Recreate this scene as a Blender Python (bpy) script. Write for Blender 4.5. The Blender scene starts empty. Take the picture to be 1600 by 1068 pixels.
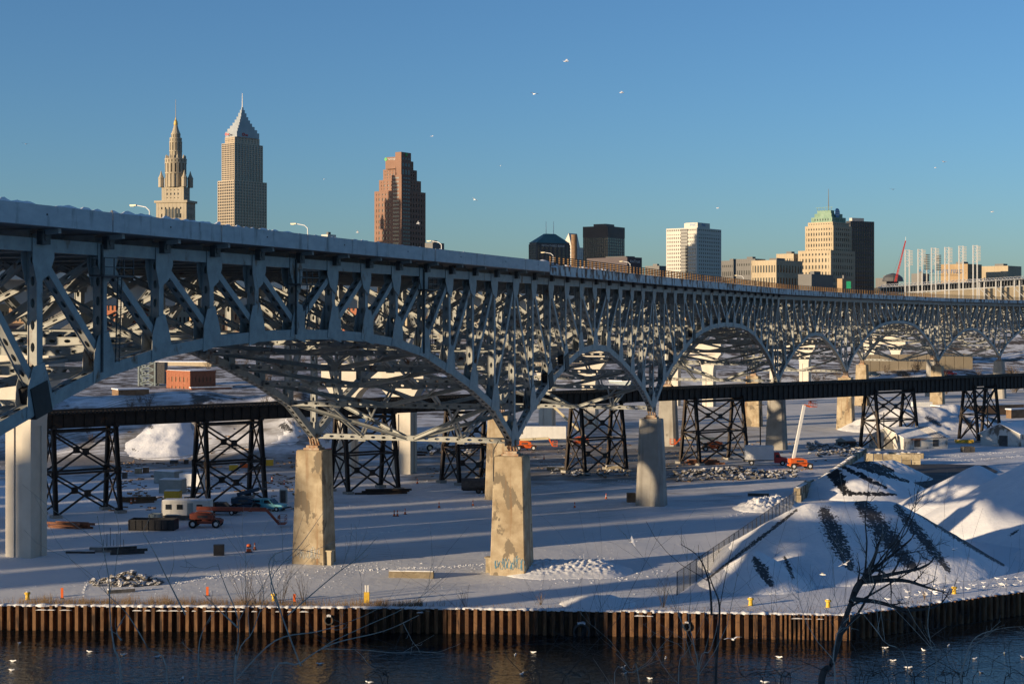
import bpy, math, random
from mathutils import Vector as V
from mathutils import noise as NZ
random.seed(7)
SC = bpy.context.scene
COL = SC.collection
PI = math.pi
R = math.radians
# ------------------------------------------------------------------ camera, sky, sun, exposure
F = 2444.0            # focal length in photo pixels (55 mm lens on 36 mm)
HZ = 495.0            # horizon row in the photograph
CAMZ = 29.0
cam_d = bpy.data.cameras.new('camera')
cam_d.sensor_width = 36.0
cam_d.lens = 36.0 * F / 1600.0
cam_d.shift_y = -(534.0 - HZ) / 1600.0
cam_d.clip_start = 0.5
cam_d.clip_end = 20000
cam = bpy.data.objects.new('camera', cam_d)
cam.location = (0, 0, CAMZ)
cam.rotation_euler = (R(90), 0, 0)
COL.objects.link(cam)
SC.camera = cam
SUN_AZ, SUN_EL = 240.0, 8.2       # azimuth clockwise from +Y, elevation
W = bpy.data.worlds.new('World')
SC.world = W
W.use_nodes = True
nt = W.node_tree
sky = nt.nodes.new('ShaderNodeTexSky')
sky.sky_type = 'NISHITA'
sky.sun_disc = False
sky.sun_elevation = R(SUN_EL)
sky.sun_rotation = R(SUN_AZ)
sky.altitude = 0
sky.air_density = 0.9
sky.dust_density = 0.6
sky.ozone_density = 4.3
bg = nt.nodes['Background']
bg.inputs[1].default_value = 0.108
nt.links.new(sky.outputs[0], bg.inputs[0])
sun_d = bpy.data.lights.new('sun', 'SUN')
sun_d.energy = 5.0
sun_d.angle = R(0.55)
sun_d.color = (1.0, 0.77, 0.50)
sun = bpy.data.objects.new('sun', sun_d)
sd = V((math.sin(R(SUN_AZ)) * math.cos(R(SUN_EL)), math.cos(R(SUN_AZ)) * math.cos(R(SUN_EL)), math.sin(R(SUN_EL))))
sun.rotation_euler = sd.to_track_quat('Z', 'Y').to_euler()
sun.location = sd * 300
COL.objects.link(sun)
SC.view_settings.view_transform = 'Standard'
SC.view_settings.look = 'None'
SC.view_settings.gamma = 1.0
SC.view_settings.exposure = 0.52

# ------------------------------------------------------------------ helpers
def G(x, y, z=0.0):
    "photo pixel -> point on the horizontal plane at height z"
    Y = (CAMZ - z) * F / (y - HZ)
    return V(((x - 800) / F * Y, Y, z))
def P(x, y, Y):
    "photo pixel at depth Y"
    return V(((x - 800) / F * Y, Y, CAMZ - (y - HZ) / F * Y))
def sm(t):
    t = max(0.0, min(1.0, t)); return t * t * (3 - 2 * t)

class MB:
    def __init__(s): s.v = []; s.f = []; s.at = None
    def add(s, pts, faces):
        n = len(s.v); s.v.extend(tuple(p) for p in pts)
        s.f.extend(tuple(i + n for i in f) for f in faces)
    def hexa(s, p):      # 8 points: bottom 4, top 4
        s.add(p, [(3, 2, 1, 0), (4, 5, 6, 7), (0, 1, 5, 4), (1, 2, 6, 5), (2, 3, 7, 6), (3, 0, 4, 7)])
    def box(s, c, a, b, h):   # centre and three half vectors
        c = V(c); a = V(a); b = V(b); h = V(h)
        s.hexa([c - a - b - h, c + a - b - h, c + a + b - h, c - a + b - h, c - a - b + h, c + a - b + h, c + a + b + h, c - a + b + h])
    def aa(s, x0, x1, y0, y1, z0, z1):
        s.hexa([(x0, y0, z0), (x1, y0, z0), (x1, y1, z0), (x0, y1, z0), (x0, y0, z1), (x1, y0, z1), (x1, y1, z1), (x0, y1, z1)])
    def bar(s, p0, p1, w, h, up=(0, 0, 1)):
        p0 = V(p0); p1 = V(p1); a = (p1 - p0)
        if a.length < 1e-6: return
        u = V(up); n = a.cross(u)
        if n.length < 1e-6: n = a.cross(V((1, 0, 0)))
        n.normalize(); u = n.cross(a).normalized()
        s.box((p0 + p1) / 2, a / 2, n * (w / 2), u * (h / 2))
    def ibeam(s, p0, p1, w, h, up=(0, 0, 1), t=0.05):
        p0 = V(p0); p1 = V(p1); a = (p1 - p0); u = V(up); n = a.cross(u)
        if n.length < 1e-6: n = a.cross(V((1, 0, 0)))
        n.normalize(); u = n.cross(a).normalized(); m = (p0 + p1) / 2
        s.box(m + u * (h / 2), a / 2, n * (w / 2), u * t)
        s.box(m - u * (h / 2), a / 2, n * (w / 2), u * t)
        s.box(m, a / 2, n * (t / 2), u * (h / 2 - t))
    def cyl(s, p0, p1, r0, r1=None, n=8, cap=True):
        p0 = V(p0); p1 = V(p1); r1 = r0 if r1 is None else r1
        a = (p1 - p0)
        if a.length < 1e-9: return
        a.normalize()
        u = a.orthogonal().normalized(); w = a.cross(u)
        pts = [p0 + (u * math.cos(2 * PI * i / n) + w * math.sin(2 * PI * i / n)) * r0 for i in range(n)]
        pts += [p1 + (u * math.cos(2 * PI * i / n) + w * math.sin(2 * PI * i / n)) * r1 for i in range(n)]
        fs = [(i, (i + 1) % n, n + (i + 1) % n, n + i) for i in range(n)]
        if cap: fs += [tuple(range(n - 1, -1, -1)), tuple(range(n, 2 * n))]
        s.add(pts, fs)
    def tube(s, pts, rs, n=4):
        k = len(s.v); m = len(pts)
        for i in range(m):
            a = (pts[min(i + 1, m - 1)] - pts[max(i - 1, 0)])
            if a.length < 1e-9: a = V((0, 0, 1))
            a.normalize(); u = a.orthogonal().normalized(); w = a.cross(u)
            s.v.extend(tuple(pts[i] + (u * math.cos(2 * PI * j / n) + w * math.sin(2 * PI * j / n)) * rs[i]) for j in range(n))
        for i in range(m - 1):
            for j in range(n):
                s.f.append((k + i * n + j, k + i * n + (j + 1) % n, k + (i + 1) * n + (j + 1) % n, k + (i + 1) * n + j))
    def lathe(s, c, prof, n=12, axis=None):    # prof: (radius, z)
        c = V(c); k = len(s.v)
        for r, z in prof:
            s.v.extend((c.x + r * math.cos(2 * PI * j / n), c.y + r * math.sin(2 * PI * j / n), c.z + z) for j in range(n))
        for i in range(len(prof) - 1):
            for j in range(n):
                s.f.append((k + i * n + j, k + i * n + (j + 1) % n, k + (i + 1) * n + (j + 1) % n, k + (i + 1) * n + j))
        s.f.append(tuple(k + (len(prof) - 1) * n + j for j in range(n)))
    def prism(s, poly, ext):     # polygon of points, extruded by ext
        n = len(poly); e = V(ext)
        s.add([V(p) for p in poly] + [V(p) + e for p in poly],
              [tuple(range(n - 1, -1, -1)), tuple(range(n, 2 * n))] + [(i, (i + 1) % n, n + (i + 1) % n, n + i) for i in range(n)])
    def perf(s, p0, p1, e, w, n, hr=0.33, hl=0.30):
        "flat cover plate from p0 to p1, width w along unit e, with n oval holes"
        p0 = V(p0); p1 = V(p1); a = (p1 - p0) / n; e = V(e)
        hx = [1, .7, 0, -.7, -1, -.7, 0, .7]; hy = [0, .7, 1, .7, 0, -.7, -1, -.7]
        ox = [1, 1, 0, -1, -1, -1, 0, 1]; oy = [0, 1, 1, 1, 0, -1, -1, -1]
        al = a.length
        rl = min(hl / al, .42)
        for i in range(n):
            c = p0 + a * (i + .5)
            pts = [c + a * (.5 * ox[j]) + e * (w / 2 * oy[j]) for j in range(8)] + [c + a * (rl * hx[j]) + e * (w * hr * .8 * hy[j]) for j in range(8)]
            s.add(pts, [(j, (j + 1) % 8, 8 + (j + 1) % 8, 8 + j) for j in range(8)])
    def member(s, p0, p1, t, wt, wl, pitch=1.3):
        "riveted box member: two solid plates facing +-t, two perforated plates between them"
        p0 = V(p0); p1 = V(p1); a = p1 - p0; t = V(t); n = a.cross(t).normalized(); t = n.cross(a).normalized()
        m = (p0 + p1) / 2
        for q in (-1, 1):
            s.box(m + t * (q * wt / 2), a / 2, n * (wl / 2), t * .025)
        k = max(2, int(a.length / pitch))
        for q in (-1, 1):
            o = n * (q * (wl / 2 - .06))
            s.perf(p0 + o, p1 + o, t, wt - .05, k)
    def build(s, name, m, parent=None, smooth=False, **kw):
        me = bpy.data.meshes.new(name)
        o = V((0, 0, 0))
        q = parent
        while q is not None:
            o = o + q.location; q = q.parent
        me.from_pydata([(x - o.x, y - o.y, z - o.z) for x, y, z in s.v], [], s.f)
        if smooth: me.polygons.foreach_set('use_smooth', [True] * len(me.polygons))
        if s.at:
            for an, vals in s.at.items():
                at = me.attributes.new(an, 'FLOAT', 'POINT'); at.data.foreach_set('value', vals)
        me.update()
        return put(name, me, m, parent, **kw)

def put(name, me, m, parent=None, label=None, cat=None, group=None, kind=None):
    ob = bpy.data.objects.new(name, me); COL.objects.link(ob)
    if m is not None and len(me.materials) == 0: me.materials.append(MAT[m] if isinstance(m, str) else m)
    if parent is not None: ob.parent = parent
    tag(ob, label, cat, group, kind)
    return ob
def tag(o, label=None, cat=None, group=None, kind=None):
    if label: o['label'] = label
    if cat: o['category'] = cat
    if group: o['group'] = group
    if kind: o['kind'] = kind
def thing(name, loc, label, cat, group=None, rz=0.0):
    o = bpy.data.objects.new(name, None); COL.objects.link(o); o.location = loc; o.rotation_euler = (0, 0, rz)
    o.empty_display_size = .3
    tag(o, label, cat, group)
    return o
def copy_tree(o, parent=None):
    c = o.copy(); COL.objects.link(c); c.parent = parent
    for ch in o.children: copy_tree(ch, c)
    return c
def text(name, s, size, loc, xdir, m, parent, up=(0, 0, 1), depth=.05, align='CENTER'):
    cu = bpy.data.curves.new(name, 'FONT'); cu.body = s; cu.size = size; cu.extrude = depth; cu.align_x = align; cu.align_y = 'CENTER'
    cu.materials.append(MAT[m])
    ob = bpy.data.objects.new(name, cu); COL.objects.link(ob)
    from mathutils import Matrix
    x = V(xdir).normalized(); y = V(up); z = x.cross(y)
    mm = Matrix((x, y, z)).transposed()
    ob.rotation_euler = mm.to_euler()
    o = V((0, 0, 0)); q = parent
    while q is not None: o = o + q.location; q = q.parent
    bpy.context.view_layer.update()
    me = bpy.data.meshes.new_from_object(ob.evaluated_get(bpy.context.evaluated_depsgraph_get()))
    bpy.data.objects.remove(ob); bpy.data.curves.remove(cu)
    if len(me.materials) == 0: me.materials.append(MAT[m])
    ob = bpy.data.objects.new(name, me); COL.objects.link(ob)
    ob.rotation_euler = mm.to_euler()
    ob.location = V(loc) - o
    ob.parent = parent
    ob['kind'] = 'stuff'
    return ob

# ------------------------------------------------------------------ materials
MAT = {}
def mat(name, c1, c2=None, scale=1.0, rough=.75, bump=0.0, bscale=None, metal=0.0, stretch=(1, 1, 1), c3=None, thr=(.55, .65), s3=None, st3=(1, 1, 1),
        detail=6, attr=None, spec=.4, bdist=.05, local=False, rnd_=0.0):
    m = bpy.data.materials.new(name); m.use_nodes = True; MAT[name] = m
    n = m.node_tree.nodes; l = m.node_tree.links; b = n['Principled BSDF']
    b.inputs['Roughness'].default_value = rough; b.inputs['Metallic'].default_value = metal
    b.inputs['Specular IOR Level'].default_value = spec
    if local: src = n.new('ShaderNodeTexCoord').outputs['Object']
    else: src = n.new('ShaderNodeNewGeometry').outputs['Position']
    def nz(sc, stt, det=detail, ro=.6):
        mp = n.new('ShaderNodeMapping'); mp.inputs['Scale'].default_value = stt
        l.new(src, mp.inputs['Vector'])
        t = n.new('ShaderNodeTexNoise'); t.inputs['Scale'].default_value = sc; t.inputs['Detail'].default_value = det; t.inputs['Roughness'].default_value = ro
        l.new(mp.outputs[0], t.inputs['Vector']); return t.outputs['Fac']
    def rgb(c): return (c[0], c[1], c[2], 1)
    def ramp(f, a, c, p0=.35, p1=.65):
        r = n.new('ShaderNodeValToRGB'); r.color_ramp.elements[0].position = p0; r.color_ramp.elements[1].position = p1
        r.color_ramp.elements[0].color = rgb(a); r.color_ramp.elements[1].color = rgb(c); l.new(f, r.inputs[0]); return r.outputs[0]
    def mix(f, a, c):
        x = n.new('ShaderNodeMix'); x.data_type = 'RGBA'
        l.new(f, x.inputs[0])
        for i, q in ((6, a), (7, c)):
            if isinstance(q, tuple): x.inputs[i].default_value = rgb(q)
            else: l.new(q, x.inputs[i])
        return x.outputs[2]
    m['h'] = 0
    fac = nz(scale, stretch)
    if rnd_:
        oi = n.new('ShaderNodeObjectInfo'); ad = n.new('ShaderNodeMath'); ad.operation = 'MULTIPLY_ADD'; ad.inputs[1].default_value = rnd_; l.new(oi.outputs['Random'], ad.inputs[0])
        sb = n.new('ShaderNodeMath'); sb.operation = 'SUBTRACT'; sb.inputs[1].default_value = rnd_ / 2; l.new(fac, sb.inputs[0]); l.new(sb.outputs[0], ad.inputs[2]); fac = ad.outputs[0]
    col = ramp(fac, c1, c2 or c1)
    if c3 is not None:
        f = ramp(nz(s3 or scale * 2, st3), (0, 0, 0), (1, 1, 1), thr[0], thr[1])
        if attr:
            a = n.new('ShaderNodeAttribute'); a.attribute_name = attr
            ad = n.new('ShaderNodeMath'); ad.operation = 'ADD'; l.new(a.outputs['Fac'], ad.inputs[0])
            nn = nz(s3 or scale * 2, st3); l.new(nn, ad.inputs[1])
            f = ramp(ad.outputs[0], (0, 0, 0), (1, 1, 1), thr[0], thr[1])
        col = mix(f, col, c3)
    l.new(col, b.inputs['Base Color'])
    if bump:
        bp = n.new('ShaderNodeBump'); bp.inputs['Strength'].default_value = bump; bp.inputs['Distance'].default_value = bdist
        l.new(nz(bscale or scale * 4, (1, 1, 1)), bp.inputs['Height']); l.new(bp.outputs[0], b.inputs['Normal'])
    return m
mat('steel', (.25, .26, .25), (.34, .35, .33), 1.2, .6, c3=(.15, .07, .032), thr=(.61, .70), s3=.6, st3=(1, 1, .6), bump=.1, bscale=9)
mat('steel_rusty', (.46, .48, .48), (.54, .55, .54), 1.0, .65, c3=(.13, .052, .025), thr=(.50, .56), s3=.85, st3=(1, 1, .45))
mat('rail_rust', (.20, .075, .03), (.36, .17, .06), 1.5, .8)
mat('rail_dark', (.06, .045, .035), (.12, .08, .05), 1.5, .8)
mat('bearing_rust', (.26, .12, .05), (.42, .36, .28), 2.2, .8)
mat('black_tarp', (.008, .008, .009), (.02, .02, .02), 1, .6, bump=.5, bscale=2)
mat('old_concrete', (.26, .20, .125), (.43, .36, .25), .55, .9, c3=(.17, .14, .10), thr=(.565, .585), s3=.42, st3=(1, 1, .6), bump=.3, bscale=5)
def streaks(name, col, st, lo, hi, sc=1.0):
    m = MAT[name]; n = m.node_tree.nodes; l = m.node_tree.links; b = n['Principled BSDF']
    g = n.new('ShaderNodeNewGeometry'); mp = n.new('ShaderNodeMapping'); mp.inputs['Scale'].default_value = st; l.new(g.outputs['Position'], mp.inputs['Vector'])
    t = n.new('ShaderNodeTexNoise'); t.inputs['Scale'].default_value = sc; t.inputs['Detail'].default_value = 8; l.new(mp.outputs[0], t.inputs['Vector'])
    r = n.new('ShaderNodeMapRange'); r.inputs[1].default_value = lo; r.inputs[2].default_value = hi; r.inputs[4].default_value = .8; l.new(t.outputs['Fac'], r.inputs[0])
    x = n.new('ShaderNodeMix'); x.data_type = 'RGBA'; l.new(r.outputs[0], x.inputs[0]); l.new(b.inputs['Base Color'].links[0].from_socket, x.inputs[6]); x.inputs[7].default_value = (*col, 1)
    l.new(x.outputs[2], b.inputs['Base Color'])
streaks('old_concrete', (.20, .105, .045), (1.6, 1.6, .09), .55, .72)
mat('grey_concrete', (.25, .235, .21), (.34, .325, .29), .35, .9, c3=(.13, .12, .105), thr=(.66, .74), s3=.3, bump=.3, bscale=5)
streaks('grey_concrete', (.14, .12, .10), (1.4, 1.4, .09), .55, .75)
mat('parapet', (.43, .435, .43), (.53, .53, .515), .8, .85, stretch=(1, 1, 2.5), c3=(.26, .255, .24), thr=(.56, .7), s3=1.3, st3=(1, 1, .22), bump=.15, bscale=6)
mat('slab', (.17, .16, .15), (.26, .25, .235), .6, .9, c3=(.09, .08, .07), thr=(.55, .7), s3=.8)
mat('new_concrete', (.52, .48, .41), (.60, .56, .485), .4, .85, bump=.1, bscale=6)
mat('new_steel', (.30, .31, .31), (.36, .37, .36), .5, .5)
mat('trestle', (.022, .017, .014), (.045, .032, .024), 1.2, .7, c3=(.11, .055, .025), thr=(.62, .72), s3=.8, bump=.2, bscale=8)
mat('timber', (.05, .04, .032), (.09, .075, .06), 2, .9)
mat('sheet_rust', rnd_=.3, c1=(.10, .048, .022), c2=(.20, .105, .048), scale=1.4, rough=.85, stretch=(1, 1, .5), c3=(.035, .02, .013), thr=(.50, .62), s3=1.5, st3=(1, 1, .2), bump=.4, bscale=6)
mat('snow', (.68, .695, .72), (.78, .785, .80), .5, .7, bump=.7, bscale=1.1, bdist=.13, spec=.3)
mat('rock', (.09, .085, .08), (.21, .19, .165), .8, .9, bump=.4, bscale=4)
def snowy_top(name):          # loose snow lies where the surface faces up
    m = MAT[name]; n = m.node_tree.nodes; l = m.node_tree.links; b = n['Principled BSDF']
    g = n.new('ShaderNodeNewGeometry'); sx = n.new('ShaderNodeSeparateXYZ'); l.new(g.outputs['Normal'], sx.inputs[0])
    t = n.new('ShaderNodeTexNoise'); t.inputs['Scale'].default_value = 1.6; l.new(g.outputs['Position'], t.inputs['Vector'])
    a = n.new('ShaderNodeMath'); l.new(sx.outputs[2], a.inputs[0]); l.new(t.outputs['Fac'], a.inputs[1])
    r = n.new('ShaderNodeMapRange'); r.inputs[1].default_value = 1.22; r.inputs[2].default_value = 1.34; l.new(a.outputs[0], r.inputs[0])
    x = n.new('ShaderNodeMix'); x.data_type = 'RGBA'; l.new(r.outputs[0], x.inputs[0]); l.new(b.inputs['Base Color'].links[0].from_socket, x.inputs[6]); x.inputs[7].default_value = (.70, .71, .73, 1)
    l.new(x.outputs[2], b.inputs['Base Color'])
snowy_top('rock')
mat('gravel_snow', (.70, .715, .74), (.78, .785, .80), .5, .7, c3=(.06, .06, .062), thr=(.90, .98), s3=3.2, attr='gravel', bump=.7, bscale=2.4, bdist=.14, detail=10)
mat('coal_snow', (.70, .715, .74), (.78, .785, .80), .5, .7, c3=(.012, .012, .013), thr=(.88, .94), s3=1.3, attr='gravel', bump=.35, bscale=2.0, bdist=.1)
mat('asphalt', (.022, .023, .026), (.06, .062, .066), .25, .7, stretch=(.4, 1, 1), c3=(.45, .46, .48), thr=(.66, .74), s3=.3, st3=(.25, 1, 1), bump=.3, bscale=2)
mat('block', (.22, .18, .12), (.42, .36, .25), 1.2, .9, rnd_=.5, c3=(.14, .12, .09), thr=(.6, .7), s3=.8, bump=.3, bscale=5)
mat('orange', (.62, .11, .02), (.70, .14, .03), 1, .45)
mat('cream', (.66, .58, .38), (.72, .64, .44), 1, .5)
mat('yellow', (.62, .38, .03), (.70, .45, .05), 2, .6)
mat('white', (.66, .66, .64), (.74, .74, .72), .8, .6)
mat('offwhite', (.52, .51, .47), (.62, .61, .57), .5, .8, c3=(.22, .19, .15), thr=(.58, .72), s3=.9, st3=(1, 1, .4))
mat('tyre', (.012, .012, .012), (.03, .03, .03), 3, .9)
mat('dark', (.015, .015, .017), (.03, .03, .032), 1, .6)
mat('machine', (.04, .04, .04), (.09, .085, .08), 2, .6)
mat('teal', (.07, .32, .40), (.09, .38, .46), 1, .35)
mat('navy', (.02, .045, .075), (.03, .06, .10), 1, .4)
mat('red', (.45, .03, .03), (.5, .05, .04), 1, .5)
mat('greygreen', (.20, .25, .25), (.27, .31, .31), .8, .6)
mat('glass', (.02, .025, .03), (.035, .04, .045), .5, .12, spec=.6)
mat('brick', (.24, .085, .045), (.32, .12, .065), 1.4, .9, c3=(.38, .30, .20), thr=(.66, .72), s3=.7)
mat('brown', (.15, .09, .05), (.23, .15, .09), .8, .85)
mat('bark_dark', (.035, .028, .024), (.075, .062, .052), 6, .9)
mat('bark_pale', (.30, .25, .20), (.40, .35, .28), 6, .9)
mat('drygrass', (.13, .085, .045), (.22, .15, .085), 3, .9)
mat('brush', (.085, .065, .05), (.15, .12, .095), 2, .95)
mat('gull', (.80, .80, .80), (.84, .84, .84), 1, .7)
mat('gull_grey', (.22, .23, .25), (.28, .29, .31), 1, .7)
mat('rust_roof', (.20, .08, .045), (.30, .14, .08), 2, .85)
mat('stained_wall', (.50, .49, .45), (.62, .60, .55), .6, .85, c3=(.17, .14, .11), thr=(.52, .62), s3=.6, st3=(1, 1, .6))

def ground_material():
    m = bpy.data.materials.new('snow_ground'); m.use_nodes = True; MAT['snow_ground'] = m
    n = m.node_tree.nodes; l = m.node_tree.links; b = n['Principled BSDF']
    b.inputs['Roughness'].default_value = .75; b.inputs['Specular IOR Level'].default_value = .25
    g = n.new('ShaderNodeNewGeometry')
    def nz(sc, st=(1, 1, 1), det=7, rot=0, ro=.62):
        mp = n.new('ShaderNodeMapping'); mp.inputs['Scale'].default_value = st; mp.inputs['Rotation'].default_value = (0, 0, rot)
        l.new(g.outputs['Position'], mp.inputs['Vector'])
        t = n.new('ShaderNodeTexNoise'); t.inputs['Scale'].default_value = sc; t.inputs['Detail'].default_value = det; t.inputs['Roughness'].default_value = ro
        l.new(mp.outputs[0], t.inputs['Vector']); return t.outputs['Fac']
    def math_(op, a, c):
        x = n.new('ShaderNodeMath'); x.operation = op
        for i, q in enumerate((a, c)):
            if isinstance(q, (int, float)): x.inputs[i].default_value = q
            else: l.new(q, x.inputs[i])
        return x.outputs[0]
    def ramp(f, p0, p1):
        r = n.new('ShaderNodeMapRange'); r.inputs[1].default_value = p0; r.inputs[2].default_value = p1; r.interpolation_type = 'SMOOTHSTEP'
        l.new(f, r.inputs[0]); return r.outputs[0]
    at = n.new('ShaderNodeAttribute'); at.attribute_name = 'dirt'
    a2 = n.new('ShaderNodeAttribute'); a2.attribute_name = 'brush'
    f = math_('ADD', at.outputs['Fac'], math_('ADD', math_('MULTIPLY', nz(.16, det=8), .55), math_('MULTIPLY', nz(.45, (.12, 1, 1), 6, R(-28)), .45)))
    wv = n.new('ShaderNodeTexWave'); wv.wave_type = 'BANDS'; wv.bands_direction = 'Y'; wv.inputs['Scale'].default_value = .22; wv.inputs['Distortion'].default_value = 9; wv.inputs['Detail'].default_value = 3; wv.inputs['Detail Scale'].default_value = .12
    mpw = n.new('ShaderNodeMapping'); mpw.inputs['Rotation'].default_value = (0, 0, R(-20)); l.new(g.outputs['Position'], mpw.inputs['Vector']); l.new(mpw.outputs[0], wv.inputs['Vector'])
    trk = math_('MULTIPLY', ramp(wv.outputs['Fac'], .86, .97), math_('MULTIPLY', ramp(nz(.035, det=3), .48, .60), .20))
    f = math_('ADD', f, trk)
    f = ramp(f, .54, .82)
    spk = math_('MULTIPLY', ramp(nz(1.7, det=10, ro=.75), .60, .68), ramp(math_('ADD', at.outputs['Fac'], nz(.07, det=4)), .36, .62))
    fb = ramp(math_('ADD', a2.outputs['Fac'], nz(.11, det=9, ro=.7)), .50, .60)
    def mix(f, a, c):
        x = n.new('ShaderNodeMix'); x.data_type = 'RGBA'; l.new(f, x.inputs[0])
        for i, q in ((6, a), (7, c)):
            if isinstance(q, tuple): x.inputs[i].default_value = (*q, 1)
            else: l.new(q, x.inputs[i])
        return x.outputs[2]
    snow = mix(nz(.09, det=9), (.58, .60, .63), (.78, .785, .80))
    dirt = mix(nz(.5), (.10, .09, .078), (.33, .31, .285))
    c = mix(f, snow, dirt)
    c = mix(math_('MULTIPLY', spk, .75), c, (.10, .085, .07))
    c = mix(fb, c, mix(nz(.5), (.05, .04, .032), (.14, .11, .085)))
    l.new(c, b.inputs['Base Color'])
    bp = n.new('ShaderNodeBump'); bp.inputs['Strength'].default_value = .55; bp.inputs['Distance'].default_value = .10
    hgt = math_('ADD', nz(1.1, det=9), math_('MULTIPLY', nz(.9, (.15, 1, 1), 5, R(-30)), .5))
    l.new(hgt, bp.inputs['Height'])
    l.new(bp.outputs[0], b.inputs['Normal'])
ground_material()
def water_material():
    m = bpy.data.materials.new('river_water'); m.use_nodes = True; MAT['river_water'] = m
    n = m.node_tree.nodes; l = m.node_tree.links; b = n['Principled BSDF']
    b.inputs['Base Color'].default_value = (.006, .008, .010, 1); b.inputs['Roughness'].default_value = .06; b.inputs['IOR'].default_value = 1.333; b.inputs['Specular IOR Level'].default_value = .2
    g = n.new('ShaderNodeNewGeometry')
    hs = None
    for sc, wgt, st in ((1.5, 1.0, (.55, 1, 1)), (4.5, .35, (.6, 1, 1)), (.35, 1.2, (1, 1, 1))):
        mp = n.new('ShaderNodeMapping'); mp.inputs['Scale'].default_value = st; mp.inputs['Rotation'].default_value = (0, 0, .25)
        l.new(g.outputs['Position'], mp.inputs['Vector'])
        t = n.new('ShaderNodeTexNoise'); t.inputs['Scale'].default_value = sc; t.inputs['Detail'].default_value = 3
        l.new(mp.outputs[0], t.inputs['Vector'])
        q = n.new('ShaderNodeMath'); q.operation = 'MULTIPLY'; q.inputs[1].default_value = wgt; l.new(t.outputs['Fac'], q.inputs[0])
        if hs is None: hs = q.outputs[0]
        else:
            a = n.new('ShaderNodeMath'); l.new(hs, a.inputs[0]); l.new(q.outputs[0], a.inputs[1]); hs = a.outputs[0]
    bp = n.new('ShaderNodeBump'); bp.inputs['Strength'].default_value = .55; bp.inputs['Distance'].default_value = .12
    l.new(hs, bp.inputs['Height']); l.new(bp.outputs[0], b.inputs['Normal'])
water_material()
def fence_material():
    m = bpy.data.materials.new('chain_link'); m.use_nodes = True; MAT['chain_link'] = m
    n = m.node_tree.nodes; l = m.node_tree.links; b = n['Principled BSDF']
    b.inputs['Base Color'].default_value = (.28, .28, .27, 1); b.inputs['Roughness'].default_value = .5
    g = n.new('ShaderNodeNewGeometry'); outs = []
    for s in (1, -1):
        mp = n.new('ShaderNodeMapping'); mp.inputs['Rotation'].default_value = (R(45 * s), 0, 0)
        l.new(g.outputs['Position'], mp.inputs['Vector'])
        t = n.new('ShaderNodeTexWave'); t.bands_direction = 'Z'; t.inputs['Scale'].default_value = 4.2
        l.new(mp.outputs[0], t.inputs['Vector'])
        c = n.new('ShaderNodeMath'); c.operation = 'GREATER_THAN'; c.inputs[1].default_value = .70; l.new(t.outputs['Fac'], c.inputs[0]); outs.append(c.outputs[0])
    mx = n.new('ShaderNodeMath'); mx.operation = 'MAXIMUM'; l.new(outs[0], mx.inputs[0]); l.new(outs[1], mx.inputs[1])
    l.new(mx.outputs[0], b.inputs['Alpha'])
fence_material()

# ------------------------------------------------------------------ terrain
SHORE = [(-3500, 190), (-400, 163), (-51.6, 157.5), (-6.4, 155.8), (32.5, 152.4), (54, 165.6), (120, 206), (420, 300), (3500, 900)]
def shore(x):
    for (x0, y0), (x1, y1) in zip(SHORE, SHORE[1:]):
        if x <= x1: return y0 + (y1 - y0) * (x - x0) / (x1 - x0)
    return SHORE[-1][1]
def nz2(x, y, s, k=0.0): return NZ.noise(V((x * s, y * s, k)))
def hgt(x, y):
    z = 0.0
    d = y - shore(x)
    z += .10 * nz2(x, y, .12) * sm(d / 6) + .045 * nz2(x, y, .55, 3) * sm(d / 4)
    e = sm((y - 316 - 5 * nz2(x, y, .05, 9)) / 30) * sm((-34 - x) / 12)
    if e > 0:
        back = 1 - .85 * sm((y - 346) / 45)
        z += e * back * (11.8 + .9 * nz2(x, y, .06, 5)) + e * 1.1 * nz2(x, y, .16, 7) * (1 - sm((y - 350) / 10))
    if y > 540:
        px = 800 + F * x / y
        lo = sm((px - 700) / 250)
        z += lo * (6.5 * sm((y - 600) / 60) + 17.0 * sm((y - 690) / 160)) + (1 - lo) * (3 * sm((y - 600) / 150) + 20 * sm((y - 800) / 320))
        z += 1.2 * nz2(x, y, .02, 11) * sm((y - 600) / 60) * (1 - sm((y - 900) / 200))
    return z
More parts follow.
